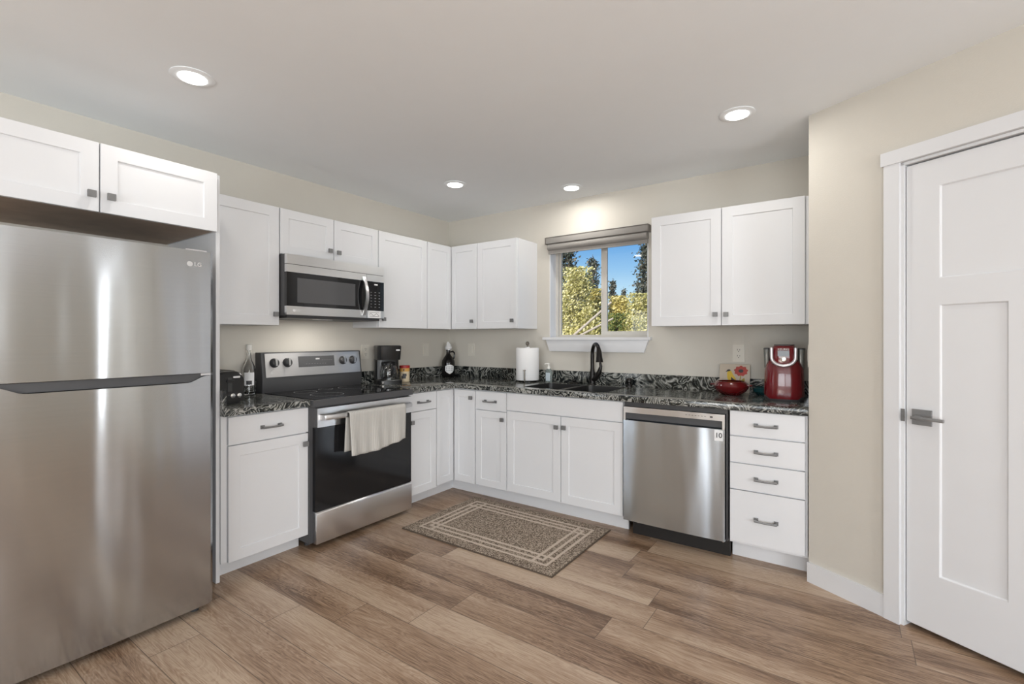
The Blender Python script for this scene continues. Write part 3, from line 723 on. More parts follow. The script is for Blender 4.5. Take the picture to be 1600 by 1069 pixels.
g = G()
g.tube([(0.645 + .009 * k, mf - .0006, 0.030 + .008 * math.sin(k * 1.1)) for k in range(11)], 0.0014, 6); g.box((0.645, mf - .001, 0.016), (0.735, mf - .0005, 0.019)); g.box((0.645, mf - .001, 0.045), (0.735, mf - .0005, 0.047)); g.done('sticker_print', print_dark, st)
G().cyl((0.050, mf - .0012, 0.032), (0.050, mf + .0004, 0.032), 0.010, n=20).done('logo', print_white, d)
text('logo', 'LG', 0.022, print_white, d, (0.076, mf - .0008, 0.032), bold=0.0004)
G().box((0.02, -0.37, -0.016), (MWW - .02, -0.03, 0.0), 0.003).done('underside', dark_plastic, mw)
G().box((0.28, -0.30, -0.019), (0.40, -0.24, -0.0155)).done('lamp_lens', print_white, mw)
lamp('cooktop_lamp', 'AREA', (0.34, -0.27, -0.022), (0, 0, 0), 1.9, (1.0, 0.96, 0.90), parent=mw, shape='RECTANGLE', size=0.30, size_y=0.10)

# ------------------------------------------------------------------ range
rg = thing('range', 'freestanding electric range with black glass top and stainless trim', 'range', (0, -1.953, 0), LW)
RW, rf = 0.806, -0.665
G().box((0, -0.645, 0.035), (RW, -0.03, 0.880), 0.003).done('body', appliance_dark, rg)
for x in (.04, RW - .04): G().cyl((x, -0.56, 0), (x, -0.56, .036), .018, n=12).done('foot', dark_plastic, rg)
G().box((0.0, -0.690, 0.872), (RW, -0.03, 0.912), 0.008, 3).done('cooktop_rim', appliance_dark, rg)
G().box((0.014, -0.672, 0.9115), (RW - .014, -0.10, 0.917), 0.002).done('cooktop_glass', black_gloss, rg)
d = G().box((0.034, rf - .012, 0.741), (RW - .002, -0.645, 0.858), 0.004).done('door_rail', steel_range, rg)
hz, hy = 0.802, rf - .055
hp = [(0.050, rf - .010, hz), (0.058, hy + .012, hz), (0.085, hy, hz), (0.24, hy - .006, hz), (0.41, hy - .008, hz), (0.58, hy - .006, hz), (0.735, hy, hz), (0.775, hy + .012, hz), (0.786, rf - .010, hz)]
g = G(); g.loft([[(p[0], p[1] + a, p[2] + b_) for a, b_ in ((-.008, -.014), (.006, -.016), (.008, 0), (.006, .016), (-.008, .014), (-.011, 0))] for p in hp]); g.done('handle', steel_plain, d)
G().box((0.022, rf - .008, 0.228), (RW - .002, -0.645, 0.740), 0.003).done('oven_door', oven_glass, rg)
G().prism([(-0.645, 0.030), (rf - .016, 0.030), (rf - .016, 0.215), (rf - .004, 0.226), (-0.645, 0.226)], 'x', 0.026, RW - .002, 0.003).done('storage_drawer', steel_range, rg)
# backguard
G().prism([(-0.004, 0.912), (-0.095, 0.912), (-0.100, 1.015), (-0.076, 1.190), (-0.004, 1.190)], 'x', 0.0, RW, 0.003).done('backguard', appliance_dark, rg)
slope = math.atan2(0.024, 0.175)
cpn = bpy.data.objects.new('control_panel', None)
g = G(); g.box((0.022, -0.004, 0.0), (RW - .016, 0.002, 0.164), 0.002); cpn = g.done('control_panel', steel_range, rg, (0, -0.1015, 1.020)); cpn.rotation_euler = (-slope, 0, 0)
G().box((0.262, -0.0052, 0.060), (0.556, 0.0, 0.138), 0.001).done('display', micro_window, cpn)
for i in range(8): G().box((0.320 + i * .022, -0.0058, 0.080), (0.330 + i * .022, -0.005, 0.083)).done('touch_key', print_dim, cpn)
for i in range(6): G().box((0.450 + i * .016, -0.0058, 0.105), (0.457 + i * .016, -0.005, 0.108)).done('touch_key', print_dim, cpn)
G().box((0.400, -0.0058, 0.112), (0.432, -0.005, 0.122)).done('clock', print_grey, cpn)
for x in (0.085, 0.180, 0.632, 0.724):
    k = G().lathe([(0.033, 0), (0.031, 0.012), (0.022, 0.024), (0.018, 0.026)], (x, -0.004, 0.098), 24, Matrix.Rotation(R(90), 3, 'X')).done('knob', dark_plastic, cpn)
    G().box((x - .007, -0.038, 0.074), (x + .007, -0.018, 0.124), 0.003).done('knob_grip', steel_plain, k)
G().cyl((0.062, -0.0046, 0.030), (0.062, -0.0030, 0.030), 0.009, n=18).done('logo', print_white, cpn)
g = G()
for cx, cy, r_ in ((0.22, -0.50, .105), (0.60, -0.50, .085), (0.22, -0.25, .075), (0.60, -0.25, .100), (0.41, -0.20, .05)):
    g.loft([[(cx + rr * math.cos(2 * math.pi * i / 48), cy + rr * math.sin(2 * math.pi * i / 48), 0.9174) for i in range(48)] for rr in (r_, r_ - .002)], False, False)
g.done('burner_rings', print_grey, rg)

# dish towel over the oven handle
tw = G(); nx, nz = 34, 40
y_l, y_r = 0.212, 0.685
Fx = -(hy - .008)            # x in world of the bar centre
rowsF = []
lenF, lenB = 0.285, 0.26
for j in range(nz + 1):
    s_ = -lenB + (lenF + lenB) * j / nz; row = []
    for i in range(nx + 1):
        u = i / nx; yy = y_l + (y_r - y_l) * u
        bend = 0.012
        if abs(s_) <= 0.030:
            a = s_ / 0.030 * math.pi / 2
            ox, oz = 0.017 * math.sin(a), 0.004 + 0.016 * math.cos(a)
        elif s_ > 0: ox, oz = 0.017, 0.004 - (s_ - .030)
        else: ox, oz = -0.017, 0.004 - (-s_ - .030)
        drop = max(0.0, abs(s_) - .03) / .26
        fold = 0.007 * math.sin(u * 15 + 1.0) + 0.006 * math.sin(u * 31 + 0.4) * (1 if s_ > 0 else .4)
        if s_ > 0:
            ox += 0.003 + drop * (fold + 0.010); oz += (-0.014 * math.sin(math.pi * (u * .9 + .15)) + 0.030 * u * u) * drop; yy += drop * (0.004 - .016 * u + .008 * math.sin(u * 6))
        else:
            ox -= drop * 0.004; oz += -0.012 * drop * (1 - u); yy += drop * (-.010 + .010 * u)
        row.append((Fx + ox, -1.953 + yy, hz + oz))
    rowsF.append(row)
V = [[tw.bm.verts.new(p) for p in r] for r in rowsF]
for a, b2 in zip(V, V[1:]):
    for i in range(nx): tw.bm.faces.new((a[i], a[i + 1], b2[i + 1], b2[i]))
o = tw.done('dish_towel', towel_cloth, recalc=False)
so = o.modifiers.new('thickness', 'SOLIDIFY'); so.thickness = 0.004; so.offset = 0
tag(o, 'beige striped dish towel hung over the oven door handle', 'towel')

# ------------------------------------------------------------------ dishwasher
dw = thing('dishwasher', 'stainless steel dishwasher between the sink cabinet and the drawers', 'dishwasher', (2.122, 0, 0))
DW, df = 0.638, -0.655
G().box((0.004, -0.60, 0.11), (DW - .002, -0.03, 0.872)).done('tub', dark_plastic, dw)
G().box((0.006, -0.635, 0.846), (DW - .004, -0.59, 0.8745)).done('gasket', dark_plastic, dw)
G().box((DW - .012, -0.640, 0.11), (DW - .002, -0.59, 0.85)).done('gasket', dark_plastic, dw)
G().box((0.006, df, 0.806), (DW - .016, -0.60, 0.844), 0.002).done('control_strip', steel_range, dw)
G().box((0.016, -0.622, 0.762), (DW - .026, -0.60, 0.808)).done('handle_pocket', appliance_dark, dw)
for xa in (0.006, DW - .030): G().box((xa, df, 0.757), (xa + .014, -0.60, 0.806), 0.001).done('pocket_end', steel_range, dw)
g = G(); n = 40
xs = [0.006 + (DW - .022) * i / n for i in range(n + 1)]
yy = lambda x, z: df - 0.007 * math.sin(math.pi * (x - .006) / (DW - .022)) 
rows = []
for j in range(25):
    z = 0.108 + (0.757 - 0.108) * j / 24; rows.append([(x, yy(x, z), z) for x in xs])
F = [[g.bm.verts.new(p) for p in r] for r in rows]
for a, b2 in zip(F, F[1:]):
    for i in range(n): g.bm.faces.new((a[i], a[i + 1], b2[i + 1], b2[i]))
bk = [[g.bm.verts.new((x, -0.602, r[0][2])) for x in (xs[0], xs[-1])] for r in rows]
for j in range(24):
    g.bm.faces.new((F[j][0], F[j + 1][0], bk[j + 1][0], bk[j][0])); g.bm.faces.new((F[j][n], bk[j][1], bk[j + 1][1], F[j + 1][n]))
for r_, b_ in ((F[0], bk[0]), (F[-1], bk[-1])): g.bm.faces.new([*r_, b_[1], b_[0]])
dd = g.done('door', steel_dish, dw)
for i in range(7): G().box((0.400 + i * .018, df - .0006, 0.824), (0.410 + i * .018, df + .0004, 0.827)).done('control_mark', print_dim, dw)
G().box((0.540, df - .001, 0.821), (0.556, df + .0004, 0.829), 0.001).done('power_button', print_dark, dw)
stk = G().box((0.566, df - .0030, 0.690), (0.612, df - .0005, 0.752), 0.0005).done('sticker', print_white, dd)
text('sticker_print', '10', 0.040, print_dark, stk, (0.589, df - .0034, 0.721), bold=0.0006)
G().box((0.040, -0.575, 0.0), (DW - .002, -0.555, 0.108)).done('toe_panel', toe_black, dw)
for x in (.075, DW - .04): G().cyl((x, -0.577, 0.078), (x, -0.574, 0.078), 0.005, n=10).done('screw', chrome, dw)

# ------------------------------------------------------------------ rug
rx0, rx1, ry0, ry1 = 0.858, 2.026, -1.405, -0.625
rug = thing('floor_mat', 'brown flecked rectangular floor mat with pale border lines', 'mat', (rx0, ry0, 0))
w, h = rx1 - rx0, ry1 - ry0
G().box((0, 0, 0), (w, h, 0.007), 0.002).done('edge_binding', rug_edge, rug)
G().box((0.006, 0.006, 0.003), (w - .006, h - .006, 0.0105), 0.003).done('pile', rug_pile, rug)
g = G(); zt0, zt1 = 0.006, 0.0112; lw = 0.017
def ring(i):
    for a, b2 in (((i, i), (w - i, i + lw)), ((i, h - i - lw), (w - i, h - i)), ((i, i + lw), (i + lw, h - i - lw)), ((w - i - lw, i + lw), (w - i, h - i - lw))):
        g.box((a[0], a[1], zt0), (b2[0], b2[1], zt1))
i1, i2, i3 = 0.080, 0.128, 0.176
ring(i1)
for i in (i2, i3):
    zt1 += 0.0002
    for a, b2 in (((i1 + lw, i), (w - i1 - lw, i + lw)), ((i1 + lw, h - i - lw), (w - i1 - lw, h - i))):
        g.box((a[0] if i == i3 else i2, a[1], zt0), (b2[0] if i == i3 else w - i2, b2[1], zt1))
    zt1 += 0.0002
    for x in (i, w - i - lw):
        g.box((x, (i1 + lw) if i == i3 else i2, zt0), (x + lw, (h - i1 - lw) if i == i3 else h - i2, zt1))
g.done('border_lines', rug_stripe, rug)

# ------------------------------------------------------------------ downlights
def downlight(x, y, label, watts):
    t = thing('downlight', label, 'ceiling light', (x, y, H), 0, 'recessed ceiling downlights')
    G().lathe([(0.056, 0.0), (0.086, 0.0), (0.088, -0.003), (0.082, -0.005), (0.060, -0.007), (0.055, -0.005)], n=40).done('trim_ring', ceiling_paint, t)
    G().lathe([(0.056, -0.002), (0.056, -0.009), (0.050, -0.012), (0.001, -0.013)], n=40).done('lens', lens_glow, t)
    lamp('bulb', 'AREA', (0, 0, -0.020), (0, 0, 0), watts, (1.0, 0.97, 0.92), parent=t, shape='DISK', size=0.11)
downlight(0.904, -2.690, 'round recessed ceiling light nearest the refrigerator', 2.2)
downlight(2.851, -0.890, 'round recessed ceiling light nearest the pantry wall', 3.5)
downlight(0.860, -0.872, 'round recessed ceiling light above the corner cabinets', 2.5)
downlight(1.554, -0.290, 'round recessed ceiling light just in front of the wall above the window', 3.5)

# ------------------------------------------------------------------ wall plates
def plate(name, label, loc, rot, kind, cat, group='wall plates'):
    t = thing(name, label, cat, loc, rot, group)
    G().box((-0.038, -0.006, -0.060), (0.038, 0, 0.060), 0.003).done('cover_plate', offwhite, t)
    if kind == 'outlet':
        for z in (-0.021, 0.021):
            s_ = G().loft([sq(0.034, 0.030, 24, 3, 0, z, 0), sq(0.034, 0.030, 24, 3, 0, z, 0.0015)]).done('socket', offwhite, t, (0, -0.0058, 0)); s_.rotation_euler = (R(90), 0, 0)
            g = G(); g.box((-0.009, z - .001, .0012), (-0.006, z + .009, .002)); g.box((0.006, z - .001, .0012), (0.009, z + .007, .002)); g.cyl((0, z - .008, .0012), (0, z - .008, .002), .003, n=10); g.done('slots', slot_dark, s_)
    else:
        G().box((-0.017, -0.009, -0.033), (0.017, -0.005, 0.033), 0.002).done('rocker', offwhite, t)
    return t
plate('light_switch', 'beige rocker switch plate on the left wall near the dark bottle', (0, -0.330, 1.178), LW, 'switch', 'switch')
plate('light_switch', 'beige rocker switch plate on the back wall right of the dark bottle', (0.296, 0, 1.176), 0, 'switch', 'switch')
plate('wall_outlet', 'pale wall outlet above the bird tile', (2.706, 0, 1.184), 0, 'outlet', 'outlet')
plate('wall_outlet', 'pale wall outlet half hidden behind the black coffee maker', (0, -1.035, 1.175), LW, 'outlet', 'outlet')
plate('light_switch', 'switch plate seen edge on beside the red coffee machine', (3.158, -0.575, 1.193), R(-90), 'switch', 'switch')

# ------------------------------------------------------------------ things on the counters
CT = 0.914
# toaster
t = thing('toaster', 'black rounded toaster on the short granite counter beside the fridge panel', 'toaster', (0.30, -2.315, CT), 0)
def tprof(hw, hh, r):
    return [(-hw, 0.012), (hw, 0.012)] + arc(hw - r, hh - r, r, 0, 90, 8) + arc(-hw + r, hh - r, r, 90, 180, 8)
g = G(); secs = []
for x, k in ((-0.135, .93), (-0.125, .985), (-0.10, 1), (0.10, 1), (0.125, .985), (0.135, .93)):
    secs.append([(x, y * k, 0.012 + (z - 0.012) * k) for y, z in tprof(0.085, 0.185, 0.055)])
g.loft(secs); g.done('body', black_plastic, t)
g = G()
for y in (-.03, .03): g.box((-0.10, y - .012, 0.180), (0.10, y + .012, 0.1865))
g.done('slots', slot_dark, t)
g = G(); g.box((0.133, -0.012, 0.070), (0.137, 0.012, 0.150)); g.done('lever_slot', slot_dark, t)
G().box((0.132, -0.022, 0.120), (0.152, 0.022, 0.136), 0.004).done('lever', black_plastic, t)
G().box((0.133, 0.018, 0.146), (0.138, 0.055, 0.156), 0.001).done('badge', print_white, t)
for y in (0.012, 0.048): G().lathe([(0.014, 0), (0.013, 0.012), (0.006, 0.014)], (0.134, y, 0.045), 16, Matrix.Rotation(R(90), 3, 'Y')).done('dial', chrome, t)
g = G(); g.box((-0.11, -0.07, 0), (0.11, 0.07, 0.014), 0.004); g.done('base', black_plastic, t)
# clear bottle
t = thing('glass_bottle', 'tall clear glass bottle between the toaster and the range', 'bottle', (0.085, -2.035, CT))
G().lathe([(0.030, 0), (0.037, 0.004), (0.038, 0.02), (0.038, 0.165), (0.034, 0.19), (0.019, 0.225), (0.014, 0.245), (0.0135, 0.295), (0.016, 0.297), (0.016, 0.308), (0.0105, 0.308), (0.0105, 0.245), (0.015, 0.225), (0.031, 0.188), (0.035, 0.165), (0.035, 0.02), (0.02, 0.012)], n=28).done('glass', clear_glass, t)
G().lathe([(0.0175, 0.296), (0.0175, 0.330), (0.013, 0.333)], n=20).done('stopper', white_plastic, t)
g = G(); n = 14
g.loft([[(0.0388 * math.cos(R(-70 + 95 * i / n)), 0.0388 * math.sin(R(-70 + 95 * i / n)), z) for i in range(n + 1)] for z in (0.065, 0.150)], False, False, False); g.done('label', print_white, t, recalc=False)
g = G(); g.loft([[(0.0392 * math.cos(R(-50 + 50 * i / n)), 0.0392 * math.sin(R(-50 + 50 * i / n)), z) for i in range(n + 1)] for z in (0.070, 0.096)], False, False, False); g.done('label_print', print_dark, t, recalc=False)
# drip coffee maker
t = thing('coffee_maker', 'black drip coffee maker with glass carafe right of the range', 'coffee maker', (0.190, -0.955, CT), R(62))
G().loft([sq(0.200, 0.250, 40, 5, 0, -0.005, z) for z in (0, .030)] + [sq(0.19, 0.24, 40, 5, 0, -0.005, 0.036)]).done('base', black_plastic, t)
G().loft([sq(0.195, 0.115, 40, 5, 0, 0.062, z) for z in (.034, .20)]).done('column', black_plastic, t)
G().loft([sq(0.190, 0.200, 40, 5, 0, 0.020, 0.196), sq(0.196, 0.214, 40, 5, 0, 0.014, .26), sq(0.200, 0.222, 40, 5, 0, 0.012, .308), sq(0.19, 0.21, 40, 5, 0, 0.012, .314)]).done('brew_head', black_plastic, t)
G().box((0.045, -0.102, 0.272), (0.075, -0.097, 0.282)).done('badge', print_white, t)
G().lathe([(0.050, 0.038), (0.066, 0.05), (0.070, 0.085), (0.062, 0.13), (0.050, 0.155), (0.048, 0.157), (0.060, 0.13), (0.067, 0.085), (0.063, 0.052), (0.02, 0.042)], (0, -0.050, 0), 32).done('carafe', clear_glass, t)
G().lathe([(0.052, 0.153), (0.053, 0.170), (0.040, 0.180), (0.005, 0.182)], (0, -0.050, 0), 28).done('carafe_lid', black_plastic, t)
g = G(); g.tube([(0, -0.105, .160), (0, -0.145, .158), (0, -0.158, .12), (0, -0.145, .075), (0, -0.118, .066)], [.010, .011, .011, .010, .009], 10); g.done('carafe_handle', black_plastic, t)
G().lathe([(0.045, 0.036), (0.045, 0.041)], (0, -0.050, 0), 28).done('warming_plate', chrome, t)
g = G(); g.box((-0.075, -0.128, 0.010), (0.055, -0.1255, 0.026), 0.001); g.done('switch_panel', chrome, t)
g = G()
for z in (.08, .10, .12): g.box((-0.020, -0.1225, z), (-0.004, -0.1195, z + .004))
g.done('carafe_marks', print_white, t)
# canister with red lid
t = thing('canister', 'small pale printed canister with a red lid beside the black coffee maker', 'canister', (0.195, -0.775, CT))
G().lathe([(0.040, 0), (0.043, 0.003), (0.043, 0.118), (0.041, 0.120)], n=32).done('can', canister_paper, t)
G().lathe([(0.0435, 0.090), (0.0435, 0.119)], n=32).done('yellow_band', canister_yellow, t)
G().lathe([(0.045, 0.118), (0.045, 0.138), (0.042, 0.141)], n=32).done('lid', red_lid, t)
g = G(); n = 14
def wrap(c0, c1, z0, z1, r_=0.0436): g.loft([[(r_ * math.cos(R(c0 + (c1 - c0) * i / n)), r_ * math.sin(R(c0 + (c1 - c0) * i / n)), z) for i in range(n + 1)] for z in (z0, z1)], False, False, False)
wrap(-78, -28, .030, .055); wrap(-66, -20, .050, .072); wrap(-60, -45, .098, .110, .0442); g.done('printed_picture', print_dark, t, recalc=False)
# growler
t = thing('growler_bottle', 'black jug bottle with white crest label in the counter corner', 'bottle', (0.128, -0.150, CT), R(55))
G().lathe([(0.050, 0), (0.060, 0.005), (0.064, 0.02), (0.064, 0.135), (0.060, 0.158), (0.040, 0.190), (0.024, 0.212), (0.019, 0.225), (0.018, 0.250), (0.021, 0.252), (0.021, 0.262), (0.014, 0.263)], n=36).done('jug', bottle_black, t)
g = G(); g.tube([(0.018, 0, .240), (0.045, 0, .246), (0.060, 0, .232), (0.062, 0, .205), (0.055, 0, .178), (0.048, 0, .170)], .008, 10); g.done('handle', bottle_black, t)
g = G(); n = 12
lab = [[(0.0655 * math.cos(R(-90 + u * w_)), 0.0655 * math.sin(R(-90 + u * w_)), z) for u in [(-1 + 2 * i / n) for i in range(n + 1)]] for z, w_ in ((0.030, 3), (0.045, 25), (0.060, 38), (0.085, 40), (0.105, 38), (0.115, 20), (0.120, 6))]
g.loft(lab, False, False, False); g.done('crest_label', print_white, t, recalc=False)
g = G()
for z in (0.060, 0.078, 0.095):
    for k in range(5):
        a = -90 - 28 + k * 14
        g.loft([[(0.0662 * math.cos(R(a + d_)), 0.0662 * math.sin(R(a + d_)), z + dz) for d_ in (-3.2, 3.2)] for dz in (0, .006)], False, False, False)
g.done('label_print', print_dark, t, recalc=False)
g = G(); secs = []
for k, (z, r_) in enumerate(((0.255, .013), (.268, .026), (.283, .030), (.302, .025), (.318, .016), (.336, .005))):
    secs.append([(0.004 * math.sin(k) + r_ * (1 + .25 * math.sin(5 * a + k)) * math.cos(a), r_ * (1 + .25 * math.sin(4 * a + 2 * k)) * math.sin(a), z + .006 * math.sin(3 * a)) for a in [2 * math.pi * i / 20 for i in range(20)]])
g.loft(secs); o = g.done('paper_napkin', paper_white, None, (0.128, -0.150, CT)); tag(o, 'crumpled white paper stuffed in the neck of the black jug bottle', 'napkin')
# paper towel holder and roll
px, py = 1.068, -0.175
t = thing('paper_towel_holder', 'metal paper towel stand with ball finial on the back counter', 'holder', (px, py, CT))
G().lathe([(0.085, 0), (0.085, 0.008), (0.078, 0.013), (0.015, 0.016)], n=36).done('base', bronze, t)
G().cyl((0, 0, .012), (0, 0, .318), .006, n=14).done('rod', pewter, t)
G().lathe([(0.002, .310), (0.012, .314), (0.017, .328), (0.012, .342), (0.002, .346)], n=20).done('finial', pewter, t)
g = G(); g.tube([(0.025, -0.075, .010), (0.038, -0.104, .016), (0.038, -0.106, .045), (0.038, -0.106, .105)], .006, 10); g.lathe([(0.002, .098), (.010, .100), (.010, .108), (.002, .110)], (0.038, -0.106, 0), 14); g.done('tension_arm', pewter, t)
g = G(); g.lathe([(0.020, 0.017), (0.096, 0.017), (0.0985, 0.022), (0.0985, 0.287), (0.096, 0.292), (0.020, 0.292), (0.020, 0.30)], n=48)
o = G(); 
rl = thing('paper_towel_roll', 'full white paper towel roll standing on its metal holder', 'paper towels', (px, py, CT))
o.bm.free()
bmesh.ops.delete(g.bm, geom=[f for f in g.bm.faces if len(f.verts) > 4], context='FACES')
g.done('sheets', paper_white, rl)
G().loft([[(r_ * math.cos(2 * math.pi * i / 28), r_ * math.sin(2 * math.pi * i / 28), z) for i in range(28)] for r_, z in ((0.0195, .017), (0.0195, .293), (.017, .293), (.017, .017))], False, False).done('core', canister_paper, rl)
# soap bottle
t = thing('soap_dispenser', 'clear hand soap pump bottle right of the paper towels', 'soap bottle', (1.235, -0.100, CT))
G().loft([sq(0.058, 0.040, 32, 3, 0, 0, 0), sq(0.062, 0.044, 32, 3, 0, 0, .006), sq(0.062, 0.044, 32, 3, 0, 0, .085), sq(0.050, 0.036, 32, 2.5, 0, 0, .105), sq(0.024, 0.024, 32, 2, 0, 0, .116)]).done('bottle', soap_clear, t)
G().box((-0.014, -0.0235, .012), (0.026, -0.0215, .082), 0.001).done('label', soap_label, t)
g = G(); g.lathe([(0.014, .114), (0.014, .130), (.008, .134), (.006, .150), (.010, .152), (.010, .160), (.002, .162)], n=18); g.tube([(0, 0, .157), (-0.018, -.012, .157), (-.030, -.020, .152)], [.007, .006, .004], 8); g.done('pump', white_plastic, t)
# bird tile
t = thing('bird_tile', 'square beige tile with yellow bird and red flower leaning on the backsplash', 'tile', (2.686, -0.052, CT))
t.rotation_euler = (R(-9), 0, 0)
G().box((-0.096, -0.006, 0.0), (0.096, 0.006, 0.196), 0.002).done('tile', tile_ground, t)
def flat(name, poly, m, off):
    g = G(); g.prism(poly, 'y', -0.006 - off, -0.0055); return g.done(name, m, t)
cx, cz = 0.040, 0.150
flat('flower', [(cx + (0.042 + .004 * math.sin(9 * a)) * math.cos(a), cz + (0.034 + .003 * math.sin(9 * a)) * math.sin(a)) for a in [2 * math.pi * i / 40 for i in range(40)]], flower_red, 0.0012)
flat('flower_centre', [(cx + .016 * math.cos(a), cz + .012 * math.sin(a)) for a in [2 * math.pi * i / 20 for i in range(20)]], bird_black, 0.0016)
flat('stem', [(0.037, .12), (.043, .12), (.030, .03), (.022, .03)], leaf_olive, 0.0010)
flat('leaf', [(.040, .085), (.062, .105), (.066, .085), (.052, .072)], leaf_olive, 0.0012)
flat('bird_body', [(-.040, .150), (-.048, .135), (-.046, .100), (-.034, .078), (-.012, .072), (.012, .080), (.008, .098), (-.010, .125), (-.022, .148)], bird_yellow, 0.0014)
flat('bird_wing', [(-.020, .108), (-.004, .092), (.034, .076), (.028, .070), (-.004, .076), (-.022, .088)], bird_black, 0.0018)
flat('bird_cap', [(-.058, .140), (-.046, .156), (-.034, .160), (-.024, .152), (-.034, .146), (-.046, .144)], bird_black, 0.0020)
# red bowl
t = thing('red_bowl', 'dark red glossy bowl in front of the bird tile', 'bowl', (2.690, -0.180, CT))
G().lathe([(0.055, 0), (0.062, 0.004), (0.090, 0.022), (0.106, 0.046), (0.108, 0.060), (0.100, 0.078), (0.088, 0.090), (0.082, 0.090), (0.094, 0.074), (0.100, 0.058), (0.080, 0.025), (0.02, 0.012)], n=48).done('bowl', red_dark, t)
for s in (-1, 1):
    g = G(); g.prism([(s * .100, -.028), (s * .128, -.018), (s * .132, 0), (s * .128, .018), (s * .100, .028)], 'z', .060, .072, .004); g.done('lug_handle', red_dark, t)
# teal dish
t = thing('teal_dish', 'dark teal glazed dish behind the red coffee machine', 'dish', (2.868, -0.095, CT))
G().lathe([(0.034, 0), (0.040, .004), (0.060, .022), (.066, .046), (.062, .047), (.050, .026), (.02, .010)], n=36).done('dish', teal_glaze, t)
G().lathe([(0.0655, .042), (.0685, .048), (.064, .052), (.061, .046)], n=36).done('rim', teal_glaze, t)
# red single serve coffee machine
k = thing('pod_coffee_machine', 'red and silver single serve coffee machine beside the pantry wall', 'coffee machine', (3.008, -0.275, CT), R(4))
G().loft([sq(0.205, 0.25, 48, 3.2, 0, 0, 0), sq(0.212, 0.255, 48, 3.2, 0, 0, .012), sq(0.214, 0.257, 48, 3.2, 0, 0, .03)]).done('base', dark_plastic, k)
G().loft([sq(0.210, 0.262, 48, 3.0, 0, 0, .014), sq(0.218, 0.270, 48, 3.0, 0, 0, .040), sq(0.212, 0.264, 48, 3.0, 0, 0, .13), sq(0.206, 0.258, 48, 3.0, 0, 0, .195), sq(0.186, 0.240, 48, 3.0, 0, 0, .225), sq(0.150, .225, 48, 3.4, 0, -.004, .245)]).done('body', red_gloss, k)
G().loft([sq(0.136, 0.235, 48, 4.0, 0, -.012, .215), sq(0.138, 0.250, 48, 4.0, 0, -.016, .26), sq(0.132, 0.240, 48, 4.0, 0, -.010, .318), sq(0.108, 0.215, 48, 4.0, 0, 0, .330)]).done('head', red_gloss, k)
g = G()
up_ = [(-0.062, .318)] + [(-0.062, .285)] + [(0.062 * math.cos(R(a)), .262 + .050 * math.sin(R(a))) for a in range(190, 351, 16)] + [(0.062, .285), (0.062, .318)]
g.tube([(x, -0.138 + .35 * x * x * 6, z) for x, z in up_], .0095, 12); g.done('handle_band', silver_plastic, k)
G().lathe([(0.016, 0), (0.016, .004), (.010, .006)], (0, -0.1395, .252), 20, Matrix.Rotation(R(90), 3, 'X')).done('brew_button', chrome, k)
G().box((-0.030, -0.1425, .268), (0.030, -0.132, .300), 0.003).done('screen', black_gloss, k)
text('logo', 'KEURIG', 0.017, print_white, k, (0, -0.1345, .3085), depth=0.002)
G().loft([sq(0.112, 0.20, 40, 4, 0, 0.0, .328), sq(0.108, 0.196, 40, 4, 0, 0, .336)]).done('lid', dark_plastic, k)
for s in (-1, 1):
    G().loft([sq(0.026, 0.15, 32, 4, s * .088, .02, .170), sq(0.032, 0.17, 32, 4, s * .090, .02, .20), sq(0.040, 0.18, 32, 4, s * .091, .02, .308)]).done('water_tank', smoke_plastic, k)
    G().loft([sq(0.042, 0.184, 32, 4, s * .091, .02, .306), sq(0.038, 0.178, 32, 4, s * .091, .02, .314)]).done('tank_lid', dark_plastic, k)

# ------------------------------------------------------------------ outdoors
G().box((-60, 0.5, -0.75), (40, 80, -0.60)).done('ground', grass_dry, kind='structure', smooth=False)
def leaves(name, m, parent, pts, size, rnd):
    verts, faces = [], []
    for (x, y, z) in pts:
        s_ = size * rnd.uniform(.6, 1.25)
        a = Vector((rnd.gauss(0, 1), rnd.gauss(0, 1), rnd.gauss(0, 1))).normalized(); b_ = a.orthogonal().normalized(); c_ = a.cross(b_)
        n0 = len(verts); p = Vector((x, y, z))
        verts += [p + b_ * s_, p + c_ * s_ * .6, p - b_ * s_, p - c_ * s_ * .6]; faces.append((n0, n0 + 1, n0 + 2, n0 + 3))
    me = bpy.data.meshes.new(name); me.from_pydata([tuple(v) for v in verts], [], faces); me.materials.append(m)
    o = bpy.data.objects.new(name, me); COL.objects.link(o); o.parent = parent
    return o
GZ = -0.60
